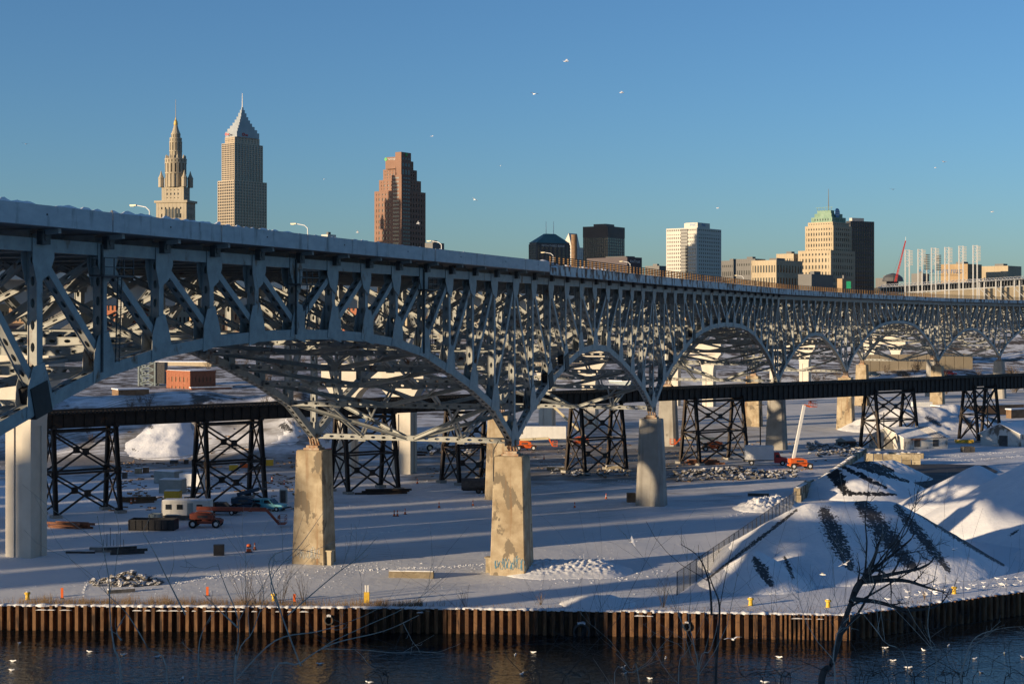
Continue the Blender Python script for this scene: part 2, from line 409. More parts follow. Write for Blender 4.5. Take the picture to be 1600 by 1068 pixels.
def build_ground():
    xs = []; x = -115.0
    while x <= 150: xs.append(x); x += 1.25
    st = 2.0; lx = xs[0]; left = []
    while lx > -3400: lx -= st; st *= 1.18; left.append(lx)
    st = 2.0; rx = xs[-1]
    while rx < 3400: rx += st; st *= 1.18; xs.append(rx)
    xs = left[::-1] + xs
    offs = [0, .4]; o = .4
    while o < 270: o += 1.15; offs.append(o)
    st = 1.5
    while o < 5200: o += st; st *= 1.045; offs.append(o)
    m = MB(); dirt = []; brush = []
    for o in offs:
        for x in xs:
            y = shore(x) * max(0, 1 - o / 2500) + 900 * min(1, o / 2500) * 0 + o
            z = hgt(x, y); m.v.append((x, y, z))
            px = 800 + F * x / y; py = HZ + F * (CAMZ - z) / y
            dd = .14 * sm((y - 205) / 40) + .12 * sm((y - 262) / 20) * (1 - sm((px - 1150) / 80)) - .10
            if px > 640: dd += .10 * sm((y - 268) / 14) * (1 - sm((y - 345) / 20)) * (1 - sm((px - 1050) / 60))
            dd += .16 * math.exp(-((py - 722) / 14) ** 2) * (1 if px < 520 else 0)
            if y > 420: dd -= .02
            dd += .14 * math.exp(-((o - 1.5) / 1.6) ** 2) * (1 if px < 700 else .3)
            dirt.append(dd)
            bb = -.25
            e = sm((y - 316) / 30) * sm((-34 - x) / 12) * (1 - sm((y - 345) / 12))
            bb += .27 * e if e > .12 else 0
            if px < 720: bb += .30 * sm((y - 425) / 30)
            if px >= 720: bb += .30 * sm((y - 590) / 60)
            if y > 1000: bb += .1
            brush.append(bb)
    nx = len(xs)
    for j in range(len(offs) - 1):
        for i in range(nx - 1):
            k = j * nx + i; m.f.append((k, k + 1, k + nx + 1, k + nx))
    m.at = {'dirt': dirt, 'brush': brush}
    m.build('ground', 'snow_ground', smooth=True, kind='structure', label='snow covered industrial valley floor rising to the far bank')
build_ground()
w = MB(); w.add([(-3400, 60, -2.4), (3400, 60, -2.4), (3400, 1000, -2.4), (-3400, 1000, -2.4)], [(0, 1, 2, 3)])
w.build('river', 'river_water', kind='structure', label='dark rippled river in the foreground')
# the bluff on this side of the river, below the picture
def build_bank():
    m = MB(); n = 60
    ys = [-200, -60, -20, -8, -3, 0, 3, 6, 10, 15, 22, 30, 40, 50, 60, 70, 80, 90, 100, 110, 118]
    xs = [-600 + i * 20 for i in range(22)] + [-170 + i * 10 for i in range(35)] + [200 + i * 40 for i in range(11)]
    for y in ys:
        for x in xs:
            z = 27.2 if y < 0 else 27.2 - .30 * y - 1.2 * sm(y / 6)
            z += 14 * sm((-x - 22) / 34) * (1 - sm((-x - 85) / 40)) * (1 - sm((y - 2) / 20)) + .35 * nz2(x, y, .15, 21) * sm(abs(y) / 12)  # first term: unseen rise at left, added to shade the foreground shrubs
            m.v.append((x, y, max(z, -4.5)))
    nx = len(xs)
    for j in range(len(ys) - 1):
        for i in range(nx - 1):
            k = j * nx + i; m.f.append((k, k + 1, k + nx + 1, k + nx))
    m.build('river_bank', 'snow', smooth=True, kind='structure', label='snowy bluff below the viewpoint')
build_bank()
# ------------------------------------------------------------------ old steel arch-truss bridge
ZT = 33.3                        # top chord centre
WB = 24.7                        # distance between the two trusses
PAN = 6.78
SPANS = [(16, 18.9), (10, 18.5), (16, 19.7), (10, 24.7), (16, 27.4), (10, 33.5), (16, 37.0)]
HALF16 = [14.9, 19.2, 21.7, 23.7, 25.5, 26.6, 27.2, 27.5, 27.6]
HALF10 = [14.9, 18.4, 21.0, 23.0, 24.6, 25.0]
NODE = []      # (right point, right unit, dir unit, z lower, span index, local panel)
def make_nodes():
    b = V((0, 177, 0))
    d0 = V((math.sin(R(SPANS[0][1])), math.cos(R(SPANS[0][1])), 0))
    p = b - d0 * (16 * PAN)
    pts = []; zs = []; info = []; dirs = []
    for si, (n, th) in enumerate(SPANS):
        d = V((math.sin(R(th)), math.cos(R(th)), 0))
        hf = HALF16 if n == 16 else HALF10
        for k in range(n):
            pts.append(p + d * (k * PAN)); zs.append(hf[min(k, n - k)]); info.append((si, k)); dirs.append(d)
        p = p + d * (n * PAN)
    pts.append(p); zs.append(14.9); info.append((len(SPANS), 0)); dirs.append(d)
    for i in range(len(pts)):
        d = (dirs[i] + dirs[max(i - 1, 0)]).normalized()
        NODE.append((pts[i], V((d.y, -d.x, 0)), d, zs[i], info[i][0], info[i][1]))
make_nodes()
NN = len(NODE)
IB = 16                                             # node index of the pier in the middle of the picture
PIERS = [0]
for n, th in SPANS: PIERS.append(PIERS[-1] + n)
bridge = thing('arch_truss_bridge', (0, 177, 0), 'long grey steel arch truss bridge on tapered concrete piers crossing the whole picture', 'bridge')
UP = V((0, 0, 1))
def npt(i, side, z):         # side 0 right (near), 1 left (far)
    p, r, d, zl, si, k = NODE[i]
    q = p - r * (WB * side)
    return V((q.x, q.y, z))
for side in (0, 1):
    for i in range(NN):
        p, r, d, zl, si, k = NODE[i]
        far = i > 42
        a = npt(i, side, zl + .2); b = npt(i, side, ZT - .2)
        m = MB(); m.member(a, b, r, .62, .58, 1.15 if not far else 1.9)
        if side == 1 or far:
            for q in (-1, 1):
                m.box(npt(i, side, ZT - 1.1) + r * (q * .36), d * .62, UP * 1.0, r * .015)
                m.box(npt(i, side, zl + .8) + r * (q * .36), d * .62, UP * .95, r * .015)
        m.build('vertical_post', 'steel', bridge)
        if i == NN - 1: continue
        n = SPANS[si][0]
        j = i + 1
        zl2 = NODE[j][3]
        if k < n // 2: a, b = npt(i, side, ZT - .5), npt(j, side, zl2 + .7)
        else: a, b = npt(j, side, ZT - .5), npt(i, side, zl + .7)
        m = MB(); m.member(a, b, r, .60, .52, 1.15 if not far else 1.9); m.build('diagonal', 'steel', bridge)
        m = MB(); m.bar(npt(i, side, ZT), npt(j, side, ZT), .70, .80)
        m.build('top_chord', 'steel', bridge)
        m = MB()
        pa, pb = npt(i, side, zl), npt(j, side, zl2)
        ax = (pb - pa).normalized(); nn_ = ax.cross(r).normalized()
        m.member(pa - ax * .12, pb + ax * .12, r, .72, .80, 1.1)
        m.build('lower_chord', 'steel', bridge)
# gusset plates on the near truss
for i in range(43):
    p, r, d, zl, si, k = NODE[i]
    n = SPANS[min(si, len(SPANS) - 1)][0]
    sgn = 1 if k < n / 2 else -1
    top = k == n // 2
    m = MB()
    for q in (-1, 1):
        o = npt(i, 0, ZT) + r * (q * .39)
        poly = [(-.8, .38), (1.35, .38), (1.35, -.75), (.85, -1.75), (-.34, -2.4), (-.8, -1.0)]
        m.prism([o + d * (x * sgn) + UP * z for x, z in poly], r * (q * .03))
    m.build('gusset_plate', 'steel', bridge)
    m = MB()
    sl = 0 if k == 0 else sgn * .25
    for q in (-1, 1):
        o = npt(i, 0, zl) + r * (q * .40)
        poly = [(-1.35, -.42 - sl), (1.35, -.42 + sl), (1.0, 1.1), (.34, 2.6), (-.75, 2.35), (-1.25, 1.2)]
        if sgn < 0: poly = [(-x, z) for x, z in poly]; poly = [(x, (-.42 - sl if x < 0 else -.42 + sl) if z < 0 else z) for x, z in poly]
        m.prism([o + d * x + UP * z for x, z in poly], r * (q * .03))
    m.build('gusset_plate', 'steel', bridge)
# floor beams with end caps, sway frames, lower struts and laterals
for i in range(NN):
    p, r, d, zl, si, k = NODE[i]
    L, Rr = npt(i, 1, 0), npt(i, 0, 0)
    m = MB()
    m.ibeam(Rr - r * .4 + UP * 33.55, L + r * .4 + UP * 33.55, .5, 1.3, t=.04)
    for q, e_ in ((1, Rr), (-1, L)): m.bar(e_ + r * (q * .3) + UP * 34.02, e_ + r * (q * 1.75) + UP * 34.12, .3, .3)
    fb = m.build('floor_beam', 'steel', bridge)
    if i <= 42:
        m = MB(); e = Rr + r * .62 + UP * 33.72
        m.box(e, d * .40, UP * .40, r * .20); m.cyl(e + r * .2, e + r * .24, .2, n=10)
        m.build('beam_end_plate', 'machine', fb)
    ispier = k == 0
    m = MB()
    zs = zl + (.0 if not ispier else .1)
    a, b = L + r * .4 + UP * zs, Rr - r * .4 + UP * zs
    m.member(a, b, UP, .55, .6, 1.3); m.build('lower_strut', 'steel', bridge)
    # sway frame: inverted V between the posts plus a middle strut on the tall panels
    m = MB(); mid = (L + Rr) / 2
    zt = ZT - .6
    if ZT - zl > 7.4:
        zm = zl + (ZT - zl) * .45 if ZT - zl > 11 else zl
        if zm > zl:
            m.member(L + r * .4 + UP * zm, Rr - r * .4 + UP * zm, UP, .4, .45, 1.4)
        m.member(L + r * .3 + UP * zt, mid + UP * (zm + .3), UP, .4, .42, 1.4); m.member(Rr - r * .3 + UP * zt, mid + UP * (zm + .3), UP, .4, .42, 1.4)
    else:
        m.member(L + r * .3 + UP * (zl + .3), mid + UP * zt, UP, .4, .42, 1.4); m.member(Rr - r * .3 + UP * (zl + .3), mid + UP * zt, UP, .4, .42, 1.4)
    m.build('sway_brace', 'steel', bridge)
    if i == NN - 1: continue
    n = SPANS[si][0]; j = i + 1
    # lower lateral: V from the upper node pair to the middle of the lower strut
    lo, hi = (i, j) if k < n // 2 else (j, i)
    Ll, Rl = npt(lo, 1, NODE[lo][3]), npt(lo, 0, NODE[lo][3]); Lh, Rh = npt(hi, 1, NODE[hi][3]), npt(hi, 0, NODE[hi][3])
    md = (Ll + Rl) / 2
    for e, l_ in ((Lh, Ll), (Rh, Rl)):
        m = MB(); inw = (md - l_).normalized()
        m.ibeam(e + inw * .4, md - inw * .25, .42, .38, t=.03)
        if i < 42:
            q = l_ + (md - l_) * .5; dm = e + (md - e) * .5
            top = e + (((Lh + Rh) / 2) - e) * .42
            m.box(q, inw * .45, UP * .42, d * .05)
            m.bar(q + UP * .2 - inw * .2, e + (md - e) * .42, .2, .22); m.bar(q + UP * .2 + inw * .2, top, .2, .22)
            m.bar(dm, e + (((Lh + Rh) / 2) - e) * .3, .18, .2)
        m.build('lateral_brace', 'steel', bridge)
# stringers under the slab
for si, (n, th) in enumerate(SPANS):
    i0, i1 = PIERS[si], PIERS[si + 1]
    m = MB()
    for f in range(1, 9):
        a = npt(i0, 0, 34.0) + (npt(i0, 1, 34.0) - npt(i0, 0, 34.0)) * f / 9; b = npt(i1, 0, 34.0) + (npt(i1, 1, 34.0) - npt(i1, 0, 34.0)) * f / 9
        m.ibeam(a, b, .3, .5, t=.03)
    m.build('stringers', 'steel', bridge, kind='stuff')
def edge(i, off, z):           # i may be fractional; off to the right of the near truss
    k = int(min(i, NN - 1.001)); f = i - k
    a, b = NODE[k], NODE[k + 1]
    p = a[0] + (b[0] - a[0]) * f; r = (a[1] + (b[1] - a[1]) * f).normalized()
    q = p + r * off
    return V((q.x, q.y, z))
OVR = 2.3
JT = 17.05                      # where concrete parapet gives way to the rusty fascia
# slab
m = MB()
for i in range(NN - 1):
    a0, a1 = edge(i, OVR - .5, 34.27), edge(i + 1, OVR - .5, 34.27); b0, b1 = edge(i, -WB - OVR + .5, 34.27), edge(i + 1, -WB - OVR + .5, 34.27)
    h = UP * .5
    m.hexa([a0, a1, b1, b0, a0 + h, a1 + h, b1 + h, b0 + h])
m.build('deck_slab', 'slab', bridge)
m = MB(); zs = 34.80
rnd = random.Random(3)
for q in range((NN - 1) * 2):
    i = q / 2
    m.add([edge(i, OVR - .6, zs), edge(i + .5, OVR - .6, zs), edge(i + .5, -WB - OVR + .6, zs), edge(i, -WB - OVR + .6, zs)], [(0, 1, 2, 3)])
m.build('deck_snow', 'snow', bridge)
# concrete parapet panels
q = -.3
while q < JT:
    a, b = max(q, 0) + .01, min(q + 2, JT) - .01
    for off in (OVR, -WB - OVR):
        m = MB(); s = -1 if off > 0 else 1
        r = NODE[min(int(a), NN - 1)][1]
        A, B = edge(a, off, 0), edge(b, off, 0)
        prof = [(0, 34.28), (0, 35.48), (s * .28, 35.48), (s * .42, 34.85), (s * .42, 34.28)]
        m.prism([A + r * x + UP * z for x, z in prof], B - A)
        pp = m.build('parapet_panel', 'parapet', bridge)
        if off > 0:
            mm = MB()
            for f in (.5,): 
                c = A + (B - A) * f + UP * 34.95 + r * .01; mm.box(c, (B - A).normalized() * .05, UP * .05, r * .02)
            mm.build('form_tie', 'dark', pp)
            # snow lying on the parapet
            if int(q) < 12:
                sn = MB(); N = 46; k0 = len(sn.v)
                for t in range(N + 1):
                    c = A + (B - A) * (t / N) + UP * 35.485
                    hh = max(0, .30 * NZ.noise(V((q * 13.1 + t * .33, 0, 4.2))) + .05 - .02 * max(0, q - 4)) + .18 * max(0, NZ.noise(V((q * 3 + t * .9, 7, 1))) - .25)
                    sn.v.extend([tuple(c - r * .02), tuple(c - r * .10 + UP * hh), tuple(c - r * .20 + UP * hh * .8), tuple(c - r * .27)])
                for t in range(N):
                    for j in range(3): sn.f.append((4 * t + j, 4 * t + j + 1, 4 * t + j + 5, 4 * t + j + 4))
                sn.build('snow_ridge', 'snow', pp)
    q += 2
# rusty fascia and steel railing
i = JT
while i < NN - 1.01:
    j = min(i + 2, NN - 1.01)
    m = MB(); A, B = edge(i, OVR + .1, 0), edge(j, OVR + .1, 0); r = NODE[int(i)][1]
    m.prism([A + UP * 33.95, A + UP * 35.05, A + UP * 35.05 - r * .12, A + UP * 33.95 - r * .12], (B - A) * .998)
    fp = m.build('fascia_panel', 'steel_rusty', bridge)
    m = MB(); m.bar(A + UP * 35.08, B + UP * 35.08, .30, .06); m.bar(A + UP * 33.92, B + UP * 33.92, .26, .05); m.build('flange', 'steel_rusty', fp)
    m = MB(); A, B = edge(i, -WB - OVR, 0), edge(j, -WB - OVR, 0)
    m.bar(A + UP * 34.7, B + UP * 34.7, .3, 1.2); m.build('far_fascia', 'steel_rusty', bridge)
    m = MB(); A, B = edge(i, OVR - .05, 0), edge(j, OVR - .05, 0)
    for z in (35.35, 35.6, 35.85, 36.1): m.bar(A + UP * z, B + UP * z, .09, .10)
    m.build('hand_rail', 'rail_rust' if i > 30 else 'rail_dark', bridge)
    i += 2
pm = None
np_ = 0; i = JT + .05
while i < 66:
    c = edge(i, OVR - .05, 35.1); d = NODE[int(i)][2]
    if pm is None:
        m = MB(); m.aa(-.09, .09, -.09, .09, 0, 1.06); m.aa(-.14, .14, -.14, .14, 0, .06)
        pm = bpy.data.meshes.new('railing_post'); pm.from_pydata(m.v, [], m.f); pm.materials.append(mat('rail_post', (.09, .045, .02), (.28, .16, .06), .15, .8)); o = put('railing_post', pm, None, bridge)
    else: o = put('railing_post', pm, None, bridge)
    o.location = c - V(bridge.location); o.rotation_euler = (0, 0, math.atan2(d.y, d.x))
    np_ += 1; i += .27 if np_ < 120 else .36
# snow heaps behind the railing
rnd = random.Random(5)
m = MB()
for t in range(46):
    f = JT + .1 + rnd.random() ** 1.6 * 22; c = edge(f, OVR - .9 - rnd.random() * .8, 34.8); h = rnd.uniform(.25, 1.0) * (1 if f < 22 else .55)
    m.lathe(c, [(h * 1.9, 0), (h * 1.3, h * .5), (h * .5, h * .9), (.05, h)], 7)
m.build('ploughed_snow', 'snow', bridge, smooth=True, kind='stuff')
# black wrapping on damaged chord joints
for i, side in ((3, 0), (IB + 2, 0), (IB + 3, 0), (IB + 10 + 4, 0)):
    p, r, d, zl, si, k = NODE[i]
    m = MB(); c = npt(i, 0, zl + .35); z2 = NODE[i + 1][3] - NODE[i - 1][3]
    ax = (d + UP * (z2 / 13.5)).normalized(); nn_ = ax.cross(r).normalized()
    m.box(c, ax * .85, nn_ * .95, r * .50)
    m.build('black_wrap', 'black_tarp', bridge)
# access platforms, ladders
for i in (4, 8, 12):
    p, r, d, zl, si, k = NODE[i]
    m = MB(); c = npt(i, 0, 31.6) + r * .9
    m.box(c, d * 1.7, r * .55, UP * .05)
    for s in (-1, 1):
        for q in (-1.65, -.55, .55, 1.65):
            m.bar(c + d * q + r * (.52 * s), c + d * q + r * (.52 * s) + UP * 1.15, .06, .06, up=d)
        for z in (.55, 1.12): m.bar(c - d * 1.65 + r * (.52 * s) + UP * z, c + d * 1.65 + r * (.52 * s) + UP * z, .06, .06)
    for s in (-.22, .22): m.bar(c + d * (s + .9) , npt(i, 0, zl + .6) + r * .7 + d * (s + .9), .06, .06, up=d)
    z = 31.4
    while z > zl + 1: m.bar(V((c.x, c.y, z)) + d * .68, V((c.x, c.y, z)) + d * 1.12, .04, .04); z -= .35
    m.cyl(npt(i, 0, 33.6) + r * .5 - d * .5, npt(i, 0, zl) + r * .5 - d * .5, .09)
    m.build('access_platform', 'machine', bridge)
# piers and bearings
def pier(i, side, grey):
    p, r, d, zl, si, k = NODE[i]
    c = npt(i, side, 0); m = MB()
    zt = 13.35
    gz = 0
    def ring(z, a, b, ch):
        return [c + r * x + d * y + UP * z for x, y in ((-a + ch, -b), (a - ch, -b), (a, -b + ch), (a, b - ch), (a - ch, b), (-a + ch, b), (-a, b - ch), (-a, -b + ch))]
    prof = [(-3.0, 2.18, 1.72), (0, 2.12, 1.66), (zt - .12, 1.72, 1.36), (zt, 1.62, 1.26)]
    if grey: prof = [(-3.0, 2.3, 1.7), (0, 2.25, 1.66), (zt - .12, 1.70, 1.3), (zt, 1.62, 1.24)]
    rings = [ring(z, a, b, .12 if not grey else .5) for z, a, b in prof]
    n = 8; pts = [q for rg in rings for q in rg]
    fs = [(u * n + v, u * n + (v + 1) % n, (u + 1) * n + (v + 1) % n, (u + 1) * n + v) for u in range(3) for v in range(n)] + [tuple(range(3 * n, 4 * n))]
    m.add(pts, fs)
    po = m.build('pier', 'grey_concrete' if grey else 'old_concrete', bridge)
    m = MB()
    m.box(c + UP * (zt + .12), r * 1.0, d * .8, UP * .12); m.box(c + UP * (zt + .38), r * .75, d * .6, UP * .14)
    for x in (-.55, -.2, .2, .55): m.bar(c + r * x + d * .35 + UP * (zt + .5), c + r * (x * .8) - d * .25 + UP * (zl + .1), .16, .35, up=d)
    m.box(c + UP * zl, r * .6, d * .35, UP * .22)
    m.build('bearing', 'bearing_rust', bridge)
    return po
for q, i in enumerate(PIERS):
    for side in (0, 1): pier(i, side, grey=(q in (2, 3, 6) and not (q == 2 and side == 1)))
for side, o in ((0, (-2.6, .2)), (1, (2.3, -.9))):       # junction boxes at the pier feet
    p, r, d, zl, si, k = NODE[IB]; c = npt(IB, side, 0) + r * o[0] + d * o[1]
    m = MB(); m.box(c + UP * .75, r * .5, d * .4, UP * .85); m.box(c + UP * 1.66, r * .62, d * .5, UP * .08)
    m.build('utility_box', 'block', bridge)
# graffiti scrawled near the pier feet
mat('spray_blue', (.10, .24, .34), (.14, .30, .40), 2, .7); mat('spray_pale', (.50, .50, .46), (.55, .55, .5), 2, .7)
for side, x0, x1, seed in ((0, -1.5, 1.7, 4), (1, -1.4, 1.2, 9)):
    p, r, d, zl, si, k = NODE[IB]; c = npt(IB, side, 0); rr = random.Random(seed); m = MB(); x = x0
    def fp(xx, z): return c + r * xx - d * (1.66 - .0227 * z + .012) + UP * z
    while x < x1:
        w_ = rr.uniform(.4, .65); h_ = rr.uniform(.9, 1.5); z0 = rr.uniform(.6, .9)
        pts = [fp(x + w_ * (.5 + .5 * math.cos(a_ + rr.uniform(-.2, .2))) * rr.uniform(.7, 1.1), z0 + h_ * (.5 + .5 * math.sin(a_ * rr.choice((1, 1, 2))))) for a_ in [q * .62 for q in range(11)]]
        m.tube(pts, [.035] * len(pts), 4); x += w_ * .85
    m.build('graffiti', 'spray_blue' if side == 0 else 'spray_pale', bridge)
# conduit beside the bearing
m = MB(); c = npt(IB, 0, 0); r = NODE[IB][1]; d = NODE[IB][2]
m.tube([c - r * 1.75 - d * 1.4 + UP * z for z in (10.5, 12.8, 14.0)] + [c - r * 1.3 - d * .9 + UP * 15], [.06] * 4, 6); m.build('conduit', 'machine', bridge)

# ------------------------------------------------------------------ new bridge behind it
NB = [(-133, -12), (-94.5, 96.5), (-59, 190), (-20, 291), (20.5, 410), (64, 508), (113, 603), (171, 695), (240, 790)]
newb = thing('new_highway_bridge', (-59, 190, 0), 'cream concrete highway bridge with twin column piers behind the steel truss bridge', 'bridge')
NBW = 12.0
def nb_dir(k):
    a = V((*NB[max(k - 1, 0)], 0)); b = V((*NB[min(k + 1, len(NB) - 1)], 0)); return (b - a).normalized()
for k in range(1, len(NB) - 1):
    d = nb_dir(k); r = V((d.y, -d.x, 0)); c0 = V((*NB[k], 0)); gz = hgt(*NB[k]) - 2 if NB[k][1] > 160 else -4
    hw = 1.85; dp = 1.55; zp = 19.5 if k == 1 else 15.8 if k == 2 else 11.0
    for s in (0, 1):
        c = c0 - r * (NBW * s)
        m = MB()
        # fluted column: a core and proud corner ribs
        m.box(c + UP * ((zp + gz) / 2), r * (hw - .18), d * (dp - .18), UP * ((zp - gz) / 2))
        for x in (-1, 1):
            for y in (-1, 1): m.box(c + r * (x * (hw - .62)) + d * (y * (dp - .5)) + UP * ((zp + gz) / 2), r * .62, d * .5, UP * ((zp - gz) / 2 + .003))
        m.build('column', 'new_concrete', newb)
    # cap with an arch between the columns and a flare outside
    mid = c0 - r * (NBW / 2); out = []; N = 10
    outer = [(NBW / 2 + hw + 2.6 * (t / N) ** 2.2, zp + 6 * t / N) for t in range(N + 1)]
    inner = [((NBW / 2 - hw) * math.cos(PI / 2 * t / N), zp + 5.2 * math.sin(PI / 2 * t / N)) for t in range(N + 1)]
    poly = [(x, z) for x, z in outer] + [(outer[-1][0], 20)] + [(-outer[-1][0], 20)] + [(-x, z) for x, z in outer[::-1]] + [(-x, z) for x, z in inner] + [(x, z) for x, z in inner[::-1]][1:]
    m = MB()
    # build the cap as quads between outer and inner curves to stay convex
    def cap_half(sg, dd):
        for t in range(N):
            a0, a1 = outer[t], outer[t + 1]; b0, b1 = inner[t], inner[t + 1]
            m.hexa([mid + r * (sg * x) + UP * z + d * y for (x, z), y in ((b0, -dd), (a0, -dd), (a0, dd), (b0, dd), (b1, -dd), (a1, -dd), (a1, dd), (b1, dd))])
    for sg in (-1, 1): cap_half(sg, dp)
    m.box(mid + UP * (zp + 7.6), r * (outer[-1][0]), d * (dp + .01), UP * 1.65)
    m.build('pier_cap', 'new_concrete', newb)
    for q in (-4.5, 0, 4.5):
        m = MB(); c = mid + r * q
        for s in (-1, 1):
            a = c + UP * (zp + 9.3) + d * (s * .5); b = c + UP * 30.6 + d * (s * 15)
            m.prism([a - d * (s * .4) - r * .2, a + d * (s * 1.4) - r * .2, b + d * (s * 1.6) - r * .2, b - d * (s * 1.6) - r * .2], r * .4)
        m.build('inclined_leg', 'new_steel', newb)
for k in range(len(NB) - 1):
    a, b = V((*NB[k], 0)), V((*NB[k + 1], 0)); da, db = nb_dir(k), nb_dir(k + 1); ra, rb = V((da.y, -da.x, 0)), V((db.y, -db.x, 0))
    for q in (-1.5, -6, -10.5):
        m = MB(); m.bar(a + ra * q + UP * 32.0, b + rb * q + UP * 32.0, .4, 2.8); m.build('girder', 'new_steel', newb)
    m = MB()
    A0, A1, B1, B0 = a + ra * 3, b + rb * 3, b - rb * 15, a - ra * 15
    m.hexa([x + UP * 33.42 for x in (A0, A1, B1, B0)] + [x + UP * 33.9 for x in (A0, A1, B1, B0)]); m.build('deck', 'new_concrete', newb)
    for q in (3, -15):
        m = MB(); m.bar(a + ra * (q - .2 * (1 if q > 0 else -1)) + UP * 34.4, b + rb * (q - .2 * (1 if q > 0 else -1)) + UP * 34.4, .3, 1.0); m.build('parapet', 'new_concrete', newb)
# lamps on the new bridge
lampm = {}
def street_lamp(x, ytop, label):
    # stands on the near parapet of the new bridge where the sight line meets it
    best = None
    for k in range(len(NB) - 1):
        a, b = V((*NB[k], 0)), V((*NB[k + 1], 0))
        for t in range(200):
            p = a + (b - a) * (t / 200); 
            if p.y < 120: continue
            e = abs(800 + F * p.x / p.y - x)
            if best is None or e < best[0]: best = (e, p.copy(), nb_dir(k))
    e, p, d = best; r = V((d.y, -d.x, 0)); top = CAMZ + (HZ - ytop) * p.y / F
    t = thing('street_lamp', (p.x, p.y, 33.9), label, 'lamp', 'street lamps on the new bridge')
    b = V((p.x, p.y, 33.9)); H = max(top, 42)
    m = MB(); m.cyl(b, V((b.x, b.y, H - .8)), .12, .08, 8); m.cyl(b, b + UP * .5, .22, .2, 8); m.build('pole', 'white', t)
    m = MB(); m.tube([V((b.x, b.y, H - .8)), V((b.x, b.y, H - .3)) - r * .6, V((b.x, b.y, H)) - r * 2.2], [.08, .07, .06], 6); m.build('arm', 'white', t)
    m = MB(); e_ = V((b.x, b.y, H)) - r * 2.6; m.box(e_, r * .5, d * .2, UP * .09); m.box(e_ - UP * .1 - r * .15, r * .3, d * .15, UP * .06); m.build('lamp_head', 'cream', t)
for x, y, lb in ((233, 320, 'lamp left of the pale spired tower, leftmost of the street lamps'), (481, 349, 'lamp standing between the tall glass tower and the brown tower'),
                 (689, 376, 'lamp just right of the brown stepped tower'), (864, 394, 'lamp in front of the green pyramid roof'),
                 (985, 408, 'lamp in front of the low dark building with white lettering'), (1162, 430, 'lamp in front of the cream office block with columns')):
    street_lamp(x, y, lb)
# ------------------------------------------------------------------ railway trestle
TU = V((.787, .617, 0)); TW = V((.617, -.787, 0)); T0 = V((-66, 229, 0))
def ts(x):
    r = (x - 800) / F; return (229 * r + 66) / (.787 - .617 * r)
trestle = thing('railway_trestle', tuple(T0), 'black steel railway trestle on braced towers passing under the bridge', 'trestle')
TZ = 15.2
TOW = [(-80, 4.8), (127, 4.8), (358, 4.8), (570, 4.8), (735, 4.2), (932, 5.0), (1116, 6.6), (1390, 6.6), (1531, 4.2), (1690, 5)]
ends = []
for x, a in TOW:
    s = ts(x); ends.append((s - a, s + a))
    c = T0 + TU * s
    tow = None
    gd = 2.0
    legs = {}
    zt = TZ - gd - .5
    for e in (-1, 1):
        for w_ in (-1, 1):
            top = c + TU * (e * a) + TW * (w_ * 1.35) + UP * zt; bot = c + TU * (e * (a + .15)) + TW * (w_ * 2.75) + UP * (-.2)
            legs[e, w_] = (top, bot)
            m = MB(); m.ibeam(bot, top, .5, .5, up=TU, t=.06); lg = m.build('leg', 'trestle', trestle)
            m = MB(); m.box(V((bot.x, bot.y, .12)), TU * .7, TW * .7, UP * .3); m.build('footing', 'grey_concrete', lg)
    def at(k, t): return legs[k][1] + (legs[k][0] - legs[k][1]) * t
    m = MB()
    tiers = (0.03, .5, .97)
    faces = [((-1, 1), (1, 1)), ((-1, -1), (1, -1)), ((-1, -1), (-1, 1)), ((1, -1), (1, 1))]
    for p_, q_ in faces:
        wide = .30 if p_[1] == q_[1] else .22
        for t0, t1 in zip(tiers, tiers[1:]):
            m.bar(at(p_, t0), at(q_, t1), wide, wide * .8); m.bar(at(q_, t0), at(p_, t1), wide, wide * .8)
            mid = (at(p_, t0) + at(q_, t1)) / 2
            dr = (at(q_, t0) - at(p_, t0)).normalized()
            if p_[1] == q_[1]: m.box(mid, dr * .5, UP * .5, dr.cross(UP) * .08)
        for t in tiers[1:]: m.bar(at(p_, t), at(q_, t), wide, wide)
        if p_[1] == q_[1]:
            dr = (at(q_, 0) - at(p_, 0)).normalized()
            for k in (p_, q_):
                m.box(at(k, .5), dr * .5, UP * .55, dr.cross(UP) * .1)
    m.build('tower_bracing', 'trestle', trestle)
    for e in (-1, 1):
        m = MB(); p_ = c + TU * (e * a) + UP * (zt + .25); m.bar(p_ - TW * 2.0, p_ + TW * 2.0, .6, .5)
        m.build('bent_cap', 'trestle', trestle)
def girder(s0, s1, dep):
    for w_ in (-1, 1):
        m = MB(); A = T0 + TU * (s0 + .04) + TW * (w_ * 1.2); B = T0 + TU * (s1 - .04) + TW * (w_ * 1.2)
        z0, z1 = TZ - .35 - dep, TZ - .35
        m.bar(A + UP * ((z0 + z1) / 2), B + UP * ((z0 + z1) / 2), .06, z1 - z0 - .1)
        m.bar(A + UP * z1, B + UP * z1, .5, .08); m.bar(A + UP * z0, B + UP * z0, .5, .08)
        n = max(2, int((s1 - s0) / 1.5))
        for k in range(n + 1):
            q = A + (B - A) * (k / n); m.box(q + UP * ((z0 + z1) / 2) + TW * (.12 * w_), TU * .04, TW * .12, UP * ((z1 - z0) / 2 - .05))
        m.build('plate_girder', 'trestle', trestle)
for (a0, a1), (b0, b1) in zip(ends, ends[1:]):
    girder(a0, a1, 2.0)
    deep = b0 - a1 > 22 and a1 > 100
    girder(a1, b0, 2.0 if not deep else 2.9)
s_lo, s_hi = ends[0][0], ends[-1][1]
m = MB(); s = s_lo
while s < s_hi:
    c = T0 + TU * s + UP * (TZ - .15); m.box(c, TU * .14, TW * 2.1, UP * .15); s += .62
m.build('ties', 'timber', trestle, kind='stuff')
